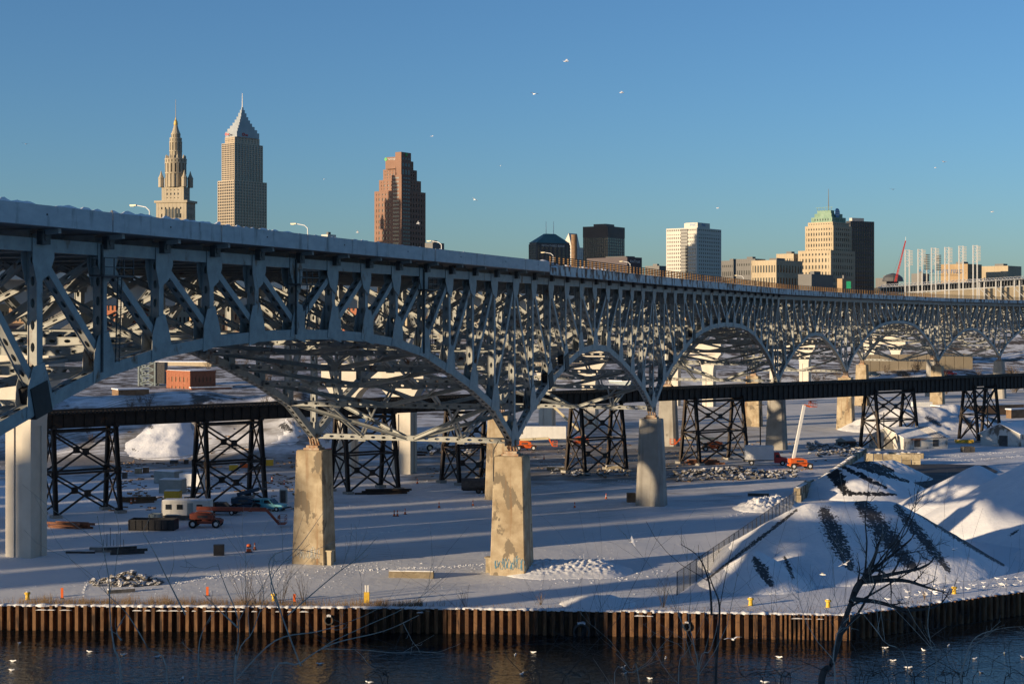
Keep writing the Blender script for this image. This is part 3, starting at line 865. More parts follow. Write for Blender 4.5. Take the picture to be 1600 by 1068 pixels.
for w_ in (-1.95, -.75, .75, 1.95):
    m = MB(); m.bar(T0 + TU * s_lo + TW * w_ + UP * (TZ + .08), T0 + TU * s_hi + TW * w_ + UP * (TZ + .08), .2 if abs(w_) > 1 else .08, .16)
    m.build('rail' if abs(w_) < 1 else 'guard_timber', 'trestle' if abs(w_) < 1 else 'timber', trestle)

# ------------------------------------------------------------------ sheet pile quay wall
quay = thing('sheet_pile_wall', (0, 155, 0), 'rusty corrugated sheet pile wall along the river edge with snow on top', 'quay wall')
def sheet(w):
    m = MB(); t = .5
    prof = [(0, .5), (w * .10, 0), (w * .48, 0), (w * .58, .5), (w, .5), (w, .56), (w * .55, .56), (w * .46, .06), (w * .12, .06), (.02, .56)]
    n = len(prof)
    m.add([(x, y, -5) for x, y in prof] + [(x, y, .06) for x, y in prof], [(i, (i + 1) % n, n + (i + 1) % n, n + i) for i in range(n)] + [(n, n + 1, n + 2, n + 7, n + 8, n + 9)] + [(n + 2, n + 3, n + 6, n + 7), (n + 3, n + 4, n + 5, n + 6)])
    me = bpy.data.meshes.new('sheet_pile'); me.from_pydata(m.v, [], m.f); return me
S1, S2 = sheet(.86), sheet(.43)
pts = [p for p in SHORE if -400 <= p[0] <= 120]
rnd = random.Random(11)
cap = MB(); snowc = MB(); wale = MB()
for (x0, y0), (x1, y1) in zip(pts, pts[1:]):
    a, b = V((x0, y0, 0)), V((x1, y1, 0)); L = (b - a).length; d = (b - a) / L; n_ = V((d.y, -d.x, 0))
    s = 0.0
    while s < L - .1:
        c = a + d * s
        fine = 25.5 < c.x < 31.1
        w_ = .43 if fine else .86
        if -57 < c.x < 62:
            o = put('sheet_pile', S2 if fine else S1, 'sheet_rust', quay)
            o.location = c + n_ * .50 - V(quay.location) + V((0, 0, rnd.uniform(-.10, .03))); o.rotation_euler = (0, 0, math.atan2(d.y, d.x))
        s += w_
    if x1 > -60 and x0 < 70:
        wale.bar(a + n_ * .05 - UP * .45, b + n_ * .05 - UP * .45, .25, .22)
X = -57.0; N = 0
while X < 61:
    y0 = shore(X); a_ = .5 + .5 * NZ.noise(V((X * .9, 0, 1))); b_ = NZ.noise(V((X * 2.7, 3, 2)))
    hh = -.06 + .24 * max(0, a_ + .5 * b_); ov = -.05 - .48 * max(0, a_ + b_ * .8)
    snowc.v.extend([(X, y0 + ov, -.02 - .06 * a_), (X, y0 + ov + .04, .05 + hh * .6), (X, y0 + .1, .06 + hh), (X, y0 + .6, .04 + hh * .7), (X, y0 + 1.5 + b_ * .3, -.08)])
    if N:
        for j in range(4): k_ = (N - 1) * 5 + j; snowc.f.append((k_, k_ + 1, k_ + 6, k_ + 5))
    N += 1; X += .22
snowc.build('snow_cap', 'snow', quay, smooth=True); wale.build('wale', 'sheet_rust', quay)
m = MB()
for x0, x1 in ((-49, -43), (-38, -19), (-9.5, -6), (12, 14.5), (26, 33)):
    for k in range(int((x1 - x0) / 1.2)):
        x = x0 + k * 1.2; h_ = rnd.uniform(.02, .09); w1 = rnd.uniform(.4, 1.25)
        if rnd.random() < .8: m.prism([(x, shore(x) - .60, -.36), (x + w1 * .3, shore(x) - .60, -.34 + h_), (x + w1 * .8, shore(x) - .60, -.34 + h_ * .7), (x + w1, shore(x) - .60, -.36)], (0, .5, 0))
m.build('snow_ledge', 'snow', quay)
# culverts in the wall
for x, z, lb, rr in ((515, -1.15, 'round outfall pipe in the rusty wall, left of the middle', .45), (908, -2.0, 'snow capped outfall pipe at the waterline below the middle pier', .85), (1036, -1.3, 'snow capped outfall pipe at the waterline behind the twigs', .4)):
    if x == 1036: x = 1072
    Yq = shore((x - 800) / F * 155); X = (x - 800) / F * Yq
    t = thing('outfall_pipe', (X, Yq, z), lb, 'pipe', 'outfall pipes in the quay wall')
    m = MB(); N = 14
    for k in range(N):
        a0, a1 = 2 * PI * k / N, 2 * PI * (k + 1) / N
        m.hexa([V((X + r_ * math.cos(a), y_, z + r_ * math.sin(a))) for y_ in (Yq - .75, Yq + .3) for r_, a in ((rr, a0), (rr, a1), (rr * .8, a1), (rr * .8, a0))])
    m.build('pipe_wall', 'machine', t)
    m = MB(); m.cyl((X, Yq - .2, z), (X, Yq + .2, z), rr * .8, n=14); m.build('bore', 'black_tarp', t)
    m = MB()
    for k in range(-1, 2):
        a = PI / 2 + k * .28; m.box(V((X + rr * 1.05 * math.cos(a), Yq - .4, z + rr * 1.05 * math.sin(a))), V((-math.sin(a), 0, math.cos(a))) * rr * .16, V((0, .35, 0)), V((math.cos(a), 0, math.sin(a))) * .09)
    m.build('snow_cap', 'snow', t)

# ------------------------------------------------------------------ piles
def pile(name, fn, x0, x1, y0, y1, st, mt, label, cat, streaks=(), amp=.0, asc=.3, parent=None):
    m = MB(); gv = []
    nx, ny = int((x1 - x0) / st) + 1, int((y1 - y0) / st) + 1
    for j in range(ny):
        for i in range(nx):
            x, y = x0 + i * st, y0 + j * st
            z = fn(x, y)
            z += amp * nz2(x, y, asc, 31) * sm(z / 1.5) + amp * .4 * nz2(x, y, asc * 3.3, 37) * sm(z / 1.0)
            z = max(z, -.4) if z > 0 else -.4
            m.v.append((x, y, z))
            px = 800 + F * x / y; py = HZ + F * (CAMZ - z) / y; g = 0
            for (ax, ay), (bx, by), w_ in streaks:
                t = max(0, min(1, ((px - ax) * (bx - ax) + (py - ay) * (by - ay)) / ((bx - ax) ** 2 + (by - ay) ** 2)))
                wv = w_ * (.45 + .75 * math.sin(PI * (.15 + .8 * t)))
                dd = math.hypot(px - ax - (bx - ax) * t, py - ay - (by - ay) * t) / wv
                g = max(g, 1.25 * (1 - dd * .8))
            gv.append(max(0, min(1, g)) * .56)
    keep = set()
    for j in range(ny - 1):
        for i in range(nx - 1):
            k = j * nx + i; q = (k, k + 1, k + nx + 1, k + nx)
            if max(m.v[a][2] for a in q) > -.39: m.f.append(q)
    m.at = {'gravel': gv}
    return m.build(name, mt, parent, smooth=True, label=label, cat=cat)
def seg(x, y, ax, ay, bx, by, ky=1.0):
    t = max(0, min(1, ((x - ax) * (bx - ax) + (y - ay) * (by - ay)) / ((bx - ax) ** 2 + (by - ay) ** 2 + 1e-9)))
    return math.hypot(x - ax - (bx - ax) * t, (y - ay - (by - ay) * t) * ky)
def cone(d, h, sl, rd=1.2): return h - sl * (math.sqrt(d * d + rd * rd) - rd)
def big(x, y):
    z = cone(seg(x, y, 35.5, 182.5, 44, 184), 7.4, .60, 1.6)
    z2 = cone(math.hypot(x - 26.4, (y - 169.5)), 3.6, .62, .6)
    return max(z, z2)
pile('gravel_pile', big, 16, 66, shore(30) + 3.2, 196, .3, 'gravel_snow', 'big snow dusted gravel pile with dark streaks at the river edge', 'pile',
     [((1288, 800), (1328, 884), 24), ((1345, 786), (1425, 884), 26), ((1402, 792), (1482, 890), 15), ((1435, 800), (1568, 882), 9), ((1180, 874), (1206, 914), 14), ((1245, 796), (1105, 904), 5), ((1225, 868), (1240, 905), 6)], .22, .35)
def right_pile(x, y):
    z = cone(seg(x, y, 85, 215, 108, 222), 15.4, .58, 2.0); z2 = cone(math.hypot(x - 69, y - 232), 7.0, .56, .6); z3 = cone(seg(x, y, 74, 186, 100, 188), 6.2, .5, 1.5)
    return max(z, z2, z3)
pile('salt_pile', right_pile, 46, 136, 168, 256, .6, 'gravel_snow', 'tall smooth snow covered pile at the right edge striped by shadows', 'pile', [((1575, 838), (1590, 828), 4)], .18, .2)
pile('coal_pile', lambda x, y: max(cone(seg(x, y, 55.5, 256, 60, 262), 4.9, .55, .8), cone(seg(x, y, 61, 275, 68, 280), 3.4, .5, .8)), 42, 86, 240, 300, .25, 'coal_snow', 'low black pile under streaky snow beside the concrete block wall', 'pile',
     [((1300, 728), (1322, 770), 14), ((1315, 728), (1385, 762), 6), ((1330, 724), (1420, 752), 6), ((1340, 722), (1395, 735), 10), ((1325, 770), (1400, 772), 5), ((1296, 742), (1330, 772), 9)], .25, .4)
pile('snow_cone', lambda x, y: 10.2 - math.hypot(.50 * max(0, -71 - x) + .95 * max(0, x + 71), .50 * max(0, 338 - y)) - .5 * max(0, y - 345), -98, -48, 308, 362, .5, 'gravel_snow', 'bright sunlit cone of snow behind the trestle at left', 'snow pile', [((222, 652), (238, 668), 9), ((205, 700), (215, 704), 4)], amp=.5, asc=.25)
pile('snow_mound', lambda x, y: cone(math.hypot(x + 48, (y - 334)), 8.2, .6, .5), -68, -30, 316, 352, .5, 'gravel_snow', 'grey snow cone beside the pier behind the trestle', 'snow pile', [((425, 655), (455, 672), 12), ((405, 668), (420, 676), 7)], amp=.8, asc=.25)
c = G(885, 893)
pile('snow_heap', lambda x, y: cone(seg(x, y, c.x - 3.2, c.y + .3, c.x + 3.4, c.y + .8, .8), 1.25, .33, .6), c.x - 10, c.x + 11, c.y - 6, c.y + 7, .14, 'snow', 'lumpy ploughed snow heap right of the middle pier foot', 'snow pile', amp=.34, asc=2.3)
c2 = G(935, 944)
pile('snow_drift', lambda x, y: cone(seg(x, y, c2.x - 1, c2.y + .5, c2.x + 1, c2.y + .6, .9), .85, .33, .4), c2.x - 5, c2.x + 5, c2.y - 3, c2.y + 5, .22, 'snow', 'small snow hump at the quay edge below the fence', 'snow pile', amp=.2, asc=1.0)
c3 = G(1206, 797)
pile('ice_heap', lambda x, y: cone(seg(x, y, c3.x - 1.5, c3.y + 2, c3.x + 2.0, c3.y + 3.6, .8), 1.6, .42, .4), c3.x - 7, c3.x + 8, c3.y - 4, c3.y + 10, .26, 'snow', 'heap of broken snow clods beside the end of the block wall', 'snow pile', amp=.9, asc=1.9)
pile('spoil_mound', lambda x, y: cone(seg(x, y, 100, 402, 116, 408), 5.8, .40, 2), 74, 146, 378, 434, .6, 'gravel_snow', 'large snow covered mound behind the trestle towers at right', 'snow pile', [((1448, 652), (1470, 664), 7), ((1500, 650), (1520, 664), 9), ((1545, 650), (1560, 660), 6)], amp=.8, asc=.22)
# dark wet yard between the piles
m = MB()
pts_ = [G(1330, 762), G(1420, 768), G(1500, 752), G(1560, 738), G(1540, 728), G(1470, 726), G(1380, 727), G(1330, 742)]
m.add([p + UP * .22 for p in pts_] , [tuple(range(len(pts_)))])
m.build('wet_yard', 'asphalt', kind='structure', label='dark wet trampled yard between the piles')
# ------------------------------------------------------------------ rocks
def rock_mesh(seed):
    r = random.Random(seed); m = MB(); n = 6
    prof = [(.55, -.5), (1.0, -.1), (.9, .35), (.35, .6)]
    k = 0
    for q, (rr, z) in enumerate(prof):
        for j in range(n):
            a = 2 * PI * j / n + q * .4; f = rr * r.uniform(.65, 1.15); m.v.append((f * math.cos(a), f * math.sin(a) * .8, z * r.uniform(.7, 1.1)))
    for q in range(3):
        for j in range(n): m.f.append((q * n + j, q * n + (j + 1) % n, (q + 1) * n + (j + 1) % n, (q + 1) * n + j))
    m.f.append(tuple(3 * n + j for j in range(n))); m.f.append(tuple(range(n - 1, -1, -1)))
    me = bpy.data.meshes.new('rock'); me.from_pydata(m.v, [], m.f); me.materials.append(MAT['rock']); return me
ROCKS = [rock_mesh(i) for i in range(6)]
def rocks(parent, n, fpos, s0, s1, seed):
    r = random.Random(seed)
    for i in range(n):
        p = fpos(r); o = put('rock', ROCKS[i % 6], None, parent); s = r.uniform(s0, s1)
        o.location = p - V(parent.location); o.scale = (s * r.uniform(.8, 1.5), s, s * r.uniform(.5, .9)); o.rotation_euler = (r.uniform(-.5, .5), r.uniform(-.5, .5), r.uniform(0, 6))
t = thing('rubble_pile', G(192, 916), 'heap of dark broken rubble dusted with snow on the left quay', 'rubble')
def f1(r):
    a = r.uniform(0, 6.28); d = math.sqrt(r.random()) * 3.3; x = 1.25 * d * math.cos(a); y = d * math.sin(a) * .75
    return V(t.location) + V((x, 2.2 + y, max(.1, 1.35 - .42 * d)))
rocks(t, 110, f1, .22, .52, 1)
t2 = thing('riprap_heap', G(1160, 745), 'long bank of broken stones in front of the white box truck', 'rubble')
def f2(r):
    q = r.random(); p = G(1055 + 200 * q, 752 - 5 * q); d = r.uniform(-1, 1); return p + V((0, 6 + 5.5 * d, max(.1, 1.7 * (1 - abs(d)) * (.5 + .5 * math.sin(PI * min(1, q * 1.3))))))
rocks(t2, 290, f2, .28, .62, 2)
t3 = thing('debris_heap', G(1290, 705), 'dark heap of demolition debris beside the orange boom lift', 'rubble')
def f3(r):
    p = G(r.uniform(1262, 1345), r.uniform(694, 714)); return p + UP * r.uniform(.1, .6)
rocks(t3, 120, f3, .3, .8, 3)
t4 = thing('broken_stone', G(720, 702), 'pile of concrete chunks behind the middle trestle tower', 'rubble')
rocks(t4, 60, lambda r: G(r.uniform(672, 745), r.uniform(700, 712)) + UP * r.uniform(.1, 1.0), .4, 1.0, 4)
t5 = thing('stone_scatter', G(920, 738), 'loose stones around the foot of the trestle tower right of middle', 'rubble')
rocks(t5, 60, lambda r: G(r.uniform(862, 985), r.uniform(734, 743)) + UP * .15, .2, .6, 5)
# ------------------------------------------------------------------ concrete block walls
bm_ = MB(); bm_.aa(-.85, .85, -.5, .5, 0, 1.06)
BLK = bpy.data.meshes.new('concrete_block'); BLK.from_pydata(bm_.v, [], bm_.f); BLK.materials.append(MAT['block'])
def block_wall(a, b, rows, label, taper=0):
    a, b = V(a), V(b); L = (b - a).length; d = (b - a) / L; t = thing('block_wall', tuple(a), label, 'wall')
    n = int(L / 1.8); sn = MB()
    r = random.Random(int(L * 10))
    for k in range(n):
        for q in range(rows):
            if taper and q >= rows - int(taper * k / n): continue
            o = put('concrete_block', BLK, None, t); o.location = d * (.9 + k * 1.8) + V((0, 0, q * 1.1)) + V((-d.y, d.x, 0)) * r.uniform(-.12, .12); o.rotation_euler = (0, r.uniform(-.03, .03), math.atan2(d.y, d.x) + r.uniform(-.05, .05))
        rr = rows - (int(taper * k / n) if taper else 0)
        
        if r.random() < .75: sn.lathe(a + d * (.9 + k * 1.8 + r.uniform(-.3, .3)) + UP * (rr * 1.1 - .03), [(r.uniform(.35, .6), 0), (.35, .1), (.1, r.uniform(.12, .22))], 8)
    sn.build('snow_cap', 'snow', t)
pa, pb = G(1246, 784), G(1352, 706); dd_ = (pb - pa).normalized()
block_wall(pa, pa + dd_ * 14.5, 2, 'two course block wall at the end of the chain link fence')
block_wall(pa + dd_ * 15.2, pb, 1, 'long single course block wall running away past the black pile')
block_wall(G(1350, 725), G(1446, 727), 2, 'front tan block wall behind the dark yard')
block_wall(G(1388, 714), G(1452, 716), 1, 'short tan block wall in front of the white gabled shed')
block_wall(G(1372, 752), G(1402, 760), 1, 'low snowy block wall beside the black pile')
# ------------------------------------------------------------------ chain link fence
a, b = G(1058, 930), G(1244, 792)
t = thing('chain_link_fence', tuple(a), 'tall chain link fence running from the quay to the block wall', 'fence')
L = (b - a).length; d = (b - a) / L; n = int(L / 3.0)
for k in range(n + 1):
    m = MB(); p = a + d * (L * k / n); m.cyl(p, p + UP * 2.5, .05, n=6); m.build('fence_post', 'machine', t)
    if k < n:
        m = MB(); q = a + d * (L * (k + 1) / n); m.add([p + UP * .05, q + UP * .05, q + UP * 2.4, p + UP * 2.4], [(0, 1, 2, 3)]); m.build('mesh_panel', 'chain_link', t)
m = MB(); m.bar(a + UP * 2.45, b + UP * 2.45, .05, .05); m.build('top_rail', 'machine', t)
for f, lb in ((.33, 'orange marker tied low on the chain link fence near the pier shadow'),): 
    p = a + d * (L * f); m = MB(); m.box(p + UP * .8 + V((-.1, -.1, 0)), d * .12, V((0, .02, 0)), UP * .7); m.build('orange_marker', 'orange', label=lb, cat='marker')
# ------------------------------------------------------------------ machines and vehicles (built locally, then turned about their base)
def wheel(t, x, y, r, w, hub='white'):
    m = MB(); o = V(t.location); c = o + V((x, y, r)); s = 1 if y > 0 else -1
    m.cyl(c - V((0, w / 2, 0)), c + V((0, w / 2, 0)), r, n=14); wo = m.build('wheel', 'tyre', t)
    m = MB(); m.cyl(c - V((0, w / 2 + .02, 0)), c + V((0, w / 2 + .02, 0)), r * .5, n=10); m.build('rim', hub, wo)
def boom_lift(loc, rz, segs, label, body='orange', boom='cream', turn=0.0, bz=2.2, jib=None, sc=1.0, hub='white', word=True):
    t = thing('boom_lift', loc, label, 'boom lift', 'boom lifts on the site', 0); o = V(loc)
    m = MB(); m.aa(o.x - 1.9, o.x + 1.9, o.y - .8, o.y + .8, .55, 1.0); m.aa(o.x - 2.2, o.x - 1.0, o.y - 1.05, o.y + 1.05, .6, .85); m.aa(o.x + 1.0, o.x + 2.2, o.y - 1.05, o.y + 1.05, .6, .85)
    m.prism([o + V((1.1, -.8, 1.0)), o + V((2.3, -.8, .75)), o + V((2.3, -.8, 1.0)), o + V((1.1, -.8, 1.3))], (0, 1.6, 0)); m.build('chassis', body, t)
    for x in (-1.6, 1.6):
        for y in (-1.1, 1.1): wheel(t, x, y, .58, .42, hub)
    ca, sa = math.cos(turn), math.sin(turn); ux = V((ca, sa, 0)); uy = V((-sa, ca, 0))
    m = MB(); m.cyl(o + UP * 1.0, o + UP * 1.2, .7, n=14)
    m.prism([o + ux * x - uy * 1.0 + UP * z for x, z in ((-1.9, 1.2), (1.1, 1.2), (1.1, 1.75), (.3, 2.05), (-1.2, 2.15), (-1.9, 1.85))], uy * .62)
    m.prism([o + ux * x + uy * .38 + UP * z for x, z in ((-1.9, 1.2), (1.1, 1.2), (1.1, 1.75), (.3, 2.05), (-1.2, 2.15), (-1.9, 1.85))], uy * .62)
    m.box(o - ux * 1.75 + UP * 1.55, ux * .35, uy * .95, UP * .4); tu = m.build('turret', body, t)
    m = MB(); m.box(o - ux * .3 - uy * 1.01 + UP * 1.55, ux * .7, uy * .01, UP * .16); m.box(o - ux * .3 + uy * 1.01 + UP * 1.55, ux * .7, uy * .01, UP * .16); m.build('engine_vent', 'machine', tu)
    p = o - ux * 1.3 + UP * bz
    w_ = .52
    for L, el in segs:
        q = p + (ux * math.cos(R(el)) + UP * math.sin(R(el))) * L
        m = MB(); m.bar(p, q, w_ * .8, w_)
        bo = m.build('boom', boom, t)
        if word and w_ > .5 and abs(el) < 75:
            dr = (q - p).normalized(); up_ = (UP - dr * dr.dot(UP)).normalized()
            text('lettering', 'JLG', .5, p + dr * (L * .5) - uy * (w_ * .4 + .012), dr, 'dark', bo, up=up_, depth=.004)
        p = q; w_ *= .78
    if jib:
        for L, el in jib:
            q = p + (ux * math.cos(R(el)) + UP * math.sin(R(el))) * L
            m = MB(); m.bar(p, q, .3, .32); m.build('jib', body, t); p = q
    m = MB(); c = p + ux * .5
    m.box(c, ux * .5, uy * 1.1, UP * .05)
    for x in (-.48, .48):
        for y in (-1.08, 0, 1.08): m.bar(c + ux * x + uy * y, c + ux * x + uy * y + UP * 1.1, .05, .05, up=ux)
    for z in (.55, 1.1):
        for x in (-.48, .48): m.bar(c + ux * x - uy * 1.08 + UP * z, c + ux * x + uy * 1.08 + UP * z, .05, .05)
        for y in (-1.08, 1.08): m.bar(c - ux * .48 + uy * y + UP * z, c + ux * .48 + uy * y + UP * z, .05, .05)
    m.box(c - ux * .45 + UP * .9, ux * .1, uy * .4, UP * .2)
    m.build('basket', body if body != 'navy' else 'machine', t)
    t.rotation_euler = (0, 0, rz)
    return t
mat('faded_red', (.22, .05, .025), (.30, .075, .04), 1.5, .6)
boom_lift(G(322, 823), 0, [(9.6, -1)], 'faded red boom lift with long level boom beside the black dumpster', 'faded_red', 'faded_red', jib=[(2.6, -48)], bz=2.6, word=False)
boom_lift(G(822, 703), 0, [(6.2, 3)], 'orange boom lift in front of the white trailer with lowered jib', 'orange', 'cream', jib=[(1.9, -62)], bz=2.3)
boom_lift(G(905, 696), 0, [(9.6, 43)], 'orange boom lift reaching up left towards a cream column', 'orange', 'cream', turn=PI, bz=2.2, jib=[(1.6, 20)])
boom_lift(G(1113, 704), 0, [(8.0, 2)], 'orange boom lift with level cream boom seen through the trestle tower', 'orange', 'cream', turn=PI, bz=2.6, jib=[(2.0, -45)])
boom_lift(G(1250, 732), R(8), [(10.4, 78)], 'orange boom lift with boom raised steeply near the box truck', 'orange', 'white', bz=2.0, jib=[(1.2, -15)])
boom_lift(G(512, 724), R(10), [(3.6, 6)], 'orange boom lift mostly hidden behind the left pier', 'orange', 'orange', bz=2.6, jib=[(2.2, -55)], word=False)
boom_lift(G(384, 797), R(4), [(3.4, 14)], 'dark blue boom lift parked beside the teal pickup', 'navy', 'navy', bz=2.4, hub='machine', word=False)

def pickup(loc, rz, body, label, cap=True, name='pickup_truck', cat='pickup truck'):
    t = thing(name, loc, label, cat); o = V(loc)
    sec = [(-2.7, .5, .95), (-2.7, .5, .95), (-.6, .5, 1.0), (1.35, .5, 1.0), (2.55, .5, .92), (2.7, .55, .85)]
    m = MB()
    prof = [(-2.7, .45), (-2.7, 1.08), (-.5, 1.1), (1.15, 1.1), (2.6, .98), (2.72, .8), (2.72, .45)]
    m.prism([o + V((x, -.95, z)) for x, z in prof], (0, 1.9, 0)); m.build('body', body, t)
    m = MB(); cp = [(-.75, 1.1), (-.6, 1.75), (.35, 1.78), (1.15, 1.1)]
    m.prism([o + V((x, -.85, z)) for x, z in cp], (0, 1.7, 0)); cb = m.build('cab', body, t)
    m = MB()
    for y in (-.862, .842): m.prism([o + V((x, y, z)) for x, z in ((-.5, 1.16), (-.42, 1.62), (.28, 1.65), (.85, 1.16))], (0, .02, 0))
    m.prism([o + V((x, -.75, z)) for x, z in ((.42, 1.74), (1.14, 1.13), (1.17, 1.15), (.45, 1.77))], (0, 1.5, 0)); m.build('window', 'glass', cb)
    if cap:
        m = MB(); m.prism([o + V((x, -.9, z)) for x, z in ((-2.65, 1.09), (-2.6, 1.72), (-.85, 1.76), (-.8, 1.09))], (0, 1.8, 0)); cc = m.build('bed_cap', body, t)
        m = MB()
        for y in (-.912, .892): m.prism([o + V((x, y, z)) for x, z in ((-2.4, 1.25), (-2.4, 1.58), (-1.1, 1.6), (-1.1, 1.25))], (0, .02, 0))
        m.build('window', 'glass', cc)
    for x in (-1.65, 1.75):
        for y in (-.86, .86): wheel(t, x, y, .38, .26)
    for y in (-.68, .68):
        m = MB(); m.box(o + V((2.72, y, .78)), V((.03, 0, 0)), V((0, .2, 0)), V((0, 0, .1))); m.build('headlight', 'white', t)
    m = MB(); m.box(o + V((2.76, 0, .52)), V((.06, 0, 0)), V((0, .95, 0)), V((0, 0, .1))); m.build('bumper', 'machine', t)
    t.rotation_euler = (0, 0, rz); return t
pickup(G(421, 797), R(-22), 'teal', 'teal pickup truck with a bed cap right of the trestle tower')
pickup(G(347, 803), R(-8), 'dark', 'dark parked car behind the red lift boom', cap=True, name='parked_car', cat='car')

def box_trailer(loc, rz, L, H, wd, body, label, cat, name, truck=None, wheels=True, zb=1.1, cabcol='red'):
    t = thing(name, loc, label, cat); o = V(loc)
    m = MB(); m.aa(o.x - L / 2, o.x + L / 2, o.y - wd / 2, o.y + wd / 2, o.z + zb, o.z + zb + H); bo = m.build('box_body', body, t)
    m = MB()
    for x in range(int(L / 1.2) + 1):
        m.aa(o.x - L / 2 + x * 1.2 - .03 + .05, o.x - L / 2 + x * 1.2 + .08, o.y - wd / 2 - .02, o.y + wd / 2 + .02, o.z + zb + .05, o.z + zb + H - .05)
    m.build('rib', body, bo)
    m = MB(); m.aa(o.x - L / 2 + .05, o.x + L / 2 - .05, o.y - wd / 2 + .05, o.y + wd / 2 - .05, o.z + zb + H, o.z + zb + H + .1); m.build('snow_cap', 'snow', bo)
    if wheels:
        m = MB(); m.aa(o.x - L / 2 + .1, o.x + L / 2, o.y - .5, o.y + .5, zb - .25, zb); m.build('frame', 'machine', t)
        for x in ((-L / 2 + 1.0, -L / 2 + 2.2) if L > 7 else (-L / 2 + 1.3,)):
            for y in (-wd / 2 + .3, wd / 2 - .3): wheel(t, x, y, .5, .35)
    if truck:
        x0 = o.x + L / 2 + .15
        m = MB(); m.prism([V((x0 + x, o.y - 1.1, o.z + z)) for x, z in ((0, .5), (0, 2.5), (.9, 2.5), (1.3, 1.6), (2.4, 1.45), (2.5, .5))], (0, 2.2, 0)); c_ = m.build('cab', cabcol, t)
        m = MB(); m.prism([V((x0 + x, o.y - 1.12, o.z + z)) for x, z in ((.2, 1.6), (.2, 2.2), (.8, 2.2), (1.1, 1.6))], (0, 2.24, 0)); m.build('window', 'glass', c_)
        for y in (-1.0, 1.0): wheel(t, L / 2 + 1.7, y, .5, .35)
    elif wheels and L > 7:
        m = MB()
        for y in (-.8, .8): m.bar(o + V((L / 2 - 2.5, y, 0)), o + V((L / 2 - 2.5, y, zb)), .15, .15, up=(1, 0, 0))
        m.build('landing_gear', 'machine', t)
    if name == 'office_trailer':
        for x in (-.36, -.12, .3):
            m = MB(); c_ = V((o.x + L * x, o.y - wd / 2 - .03, zb + H * .62)); m.box(c_, (.42, 0, 0), (0, .03, 0), (0, 0, .36)); m.build('window', 'glass', bo)
        m = MB(); m.box(V((o.x + L * .1, o.y - wd / 2 - .03, zb + H * .45)), (.4, 0, 0), (0, .03, 0), (0, 0, H * .42)); m.build('door', 'greygreen', bo)
        m = MB(); m.aa(o.x - L / 2 - .05, o.x + L / 2 + .05, o.y - wd / 2 - .06, o.y + wd / 2 + .06, zb - .1, zb + .22); m.build('skirt', 'machine', bo)
    elif name == 'shipping_container':
        m = MB()
        for x in (-.28, .28): m.box(V((o.x - L / 2 - .04, o.y + x * wd, zb + H / 2)), (.03, 0, 0), (0, .03, 0), (0, 0, H * .46))
        m.build('lock_bar', 'machine', bo)
    elif name == 'semi_trailer':
        m = MB(); m.box(V((o.x - L * .38, o.y - wd / 2 - .03, zb + H * .55)), (.3, 0, 0), (0, .02, 0), (0, 0, .4)); m.build('vent', 'machine', bo)
    t.rotation_euler = (0, 0, rz); return t
box_trailer(G(1186, 726), R(-6), 5.6, 2.6, 2.4, 'white', 'white box truck with red cab behind the bank of stones', 'truck', 'box_truck', truck=1)
box_trailer(G(845, 692), R(-2), 11.6, 2.7, 2.5, 'white', 'long white semi trailer behind the orange lift right of middle', 'trailer', 'semi_trailer')
box_trailer(G(293, 811), R(-3), 6.8, 2.3, 2.4, 'offwhite', 'low white office trailer behind the red boom lift', 'trailer', 'office_trailer', zb=.5)
box_trailer(G(263, 754), R(-25), 4.4, 2.1, 2.4, 'greygreen', 'upper grey shipping container left of the trestle tower', 'container', 'shipping_container', wheels=False, zb=0)
box_trailer(G(270, 769), R(-8), 3.9, 2.2, 2.4, 'greygreen', 'lower grey shipping container in front of the other containers', 'container', 'shipping_container', wheels=False, zb=0)
box_trailer(G(302, 758), R(-20), 4.2, 2.0, 2.4, 'white', 'pale shipping container behind the trestle tower leg', 'container', 'shipping_container', wheels=False, zb=0)
box_trailer(G(272, 806), R(-3), 1.6, 1.5, 1.2, 'cream', 'small cream generator set beside the office trailer', 'generator', 'generator', wheels=False, zb=.2)
box_trailer(G(270, 784), R(-5), 2.4, 1.3, 1.4, 'yellow', 'yellow and black generator beside the trestle tower foot', 'generator', 'generator', wheels=True, zb=.5)
box_trailer(G(1440, 640), R(5), 6, 2.4, 2.4, 'white', 'small white trailer beyond the trestle at right', 'trailer', 'far_trailer', wheels=False, zb=0)
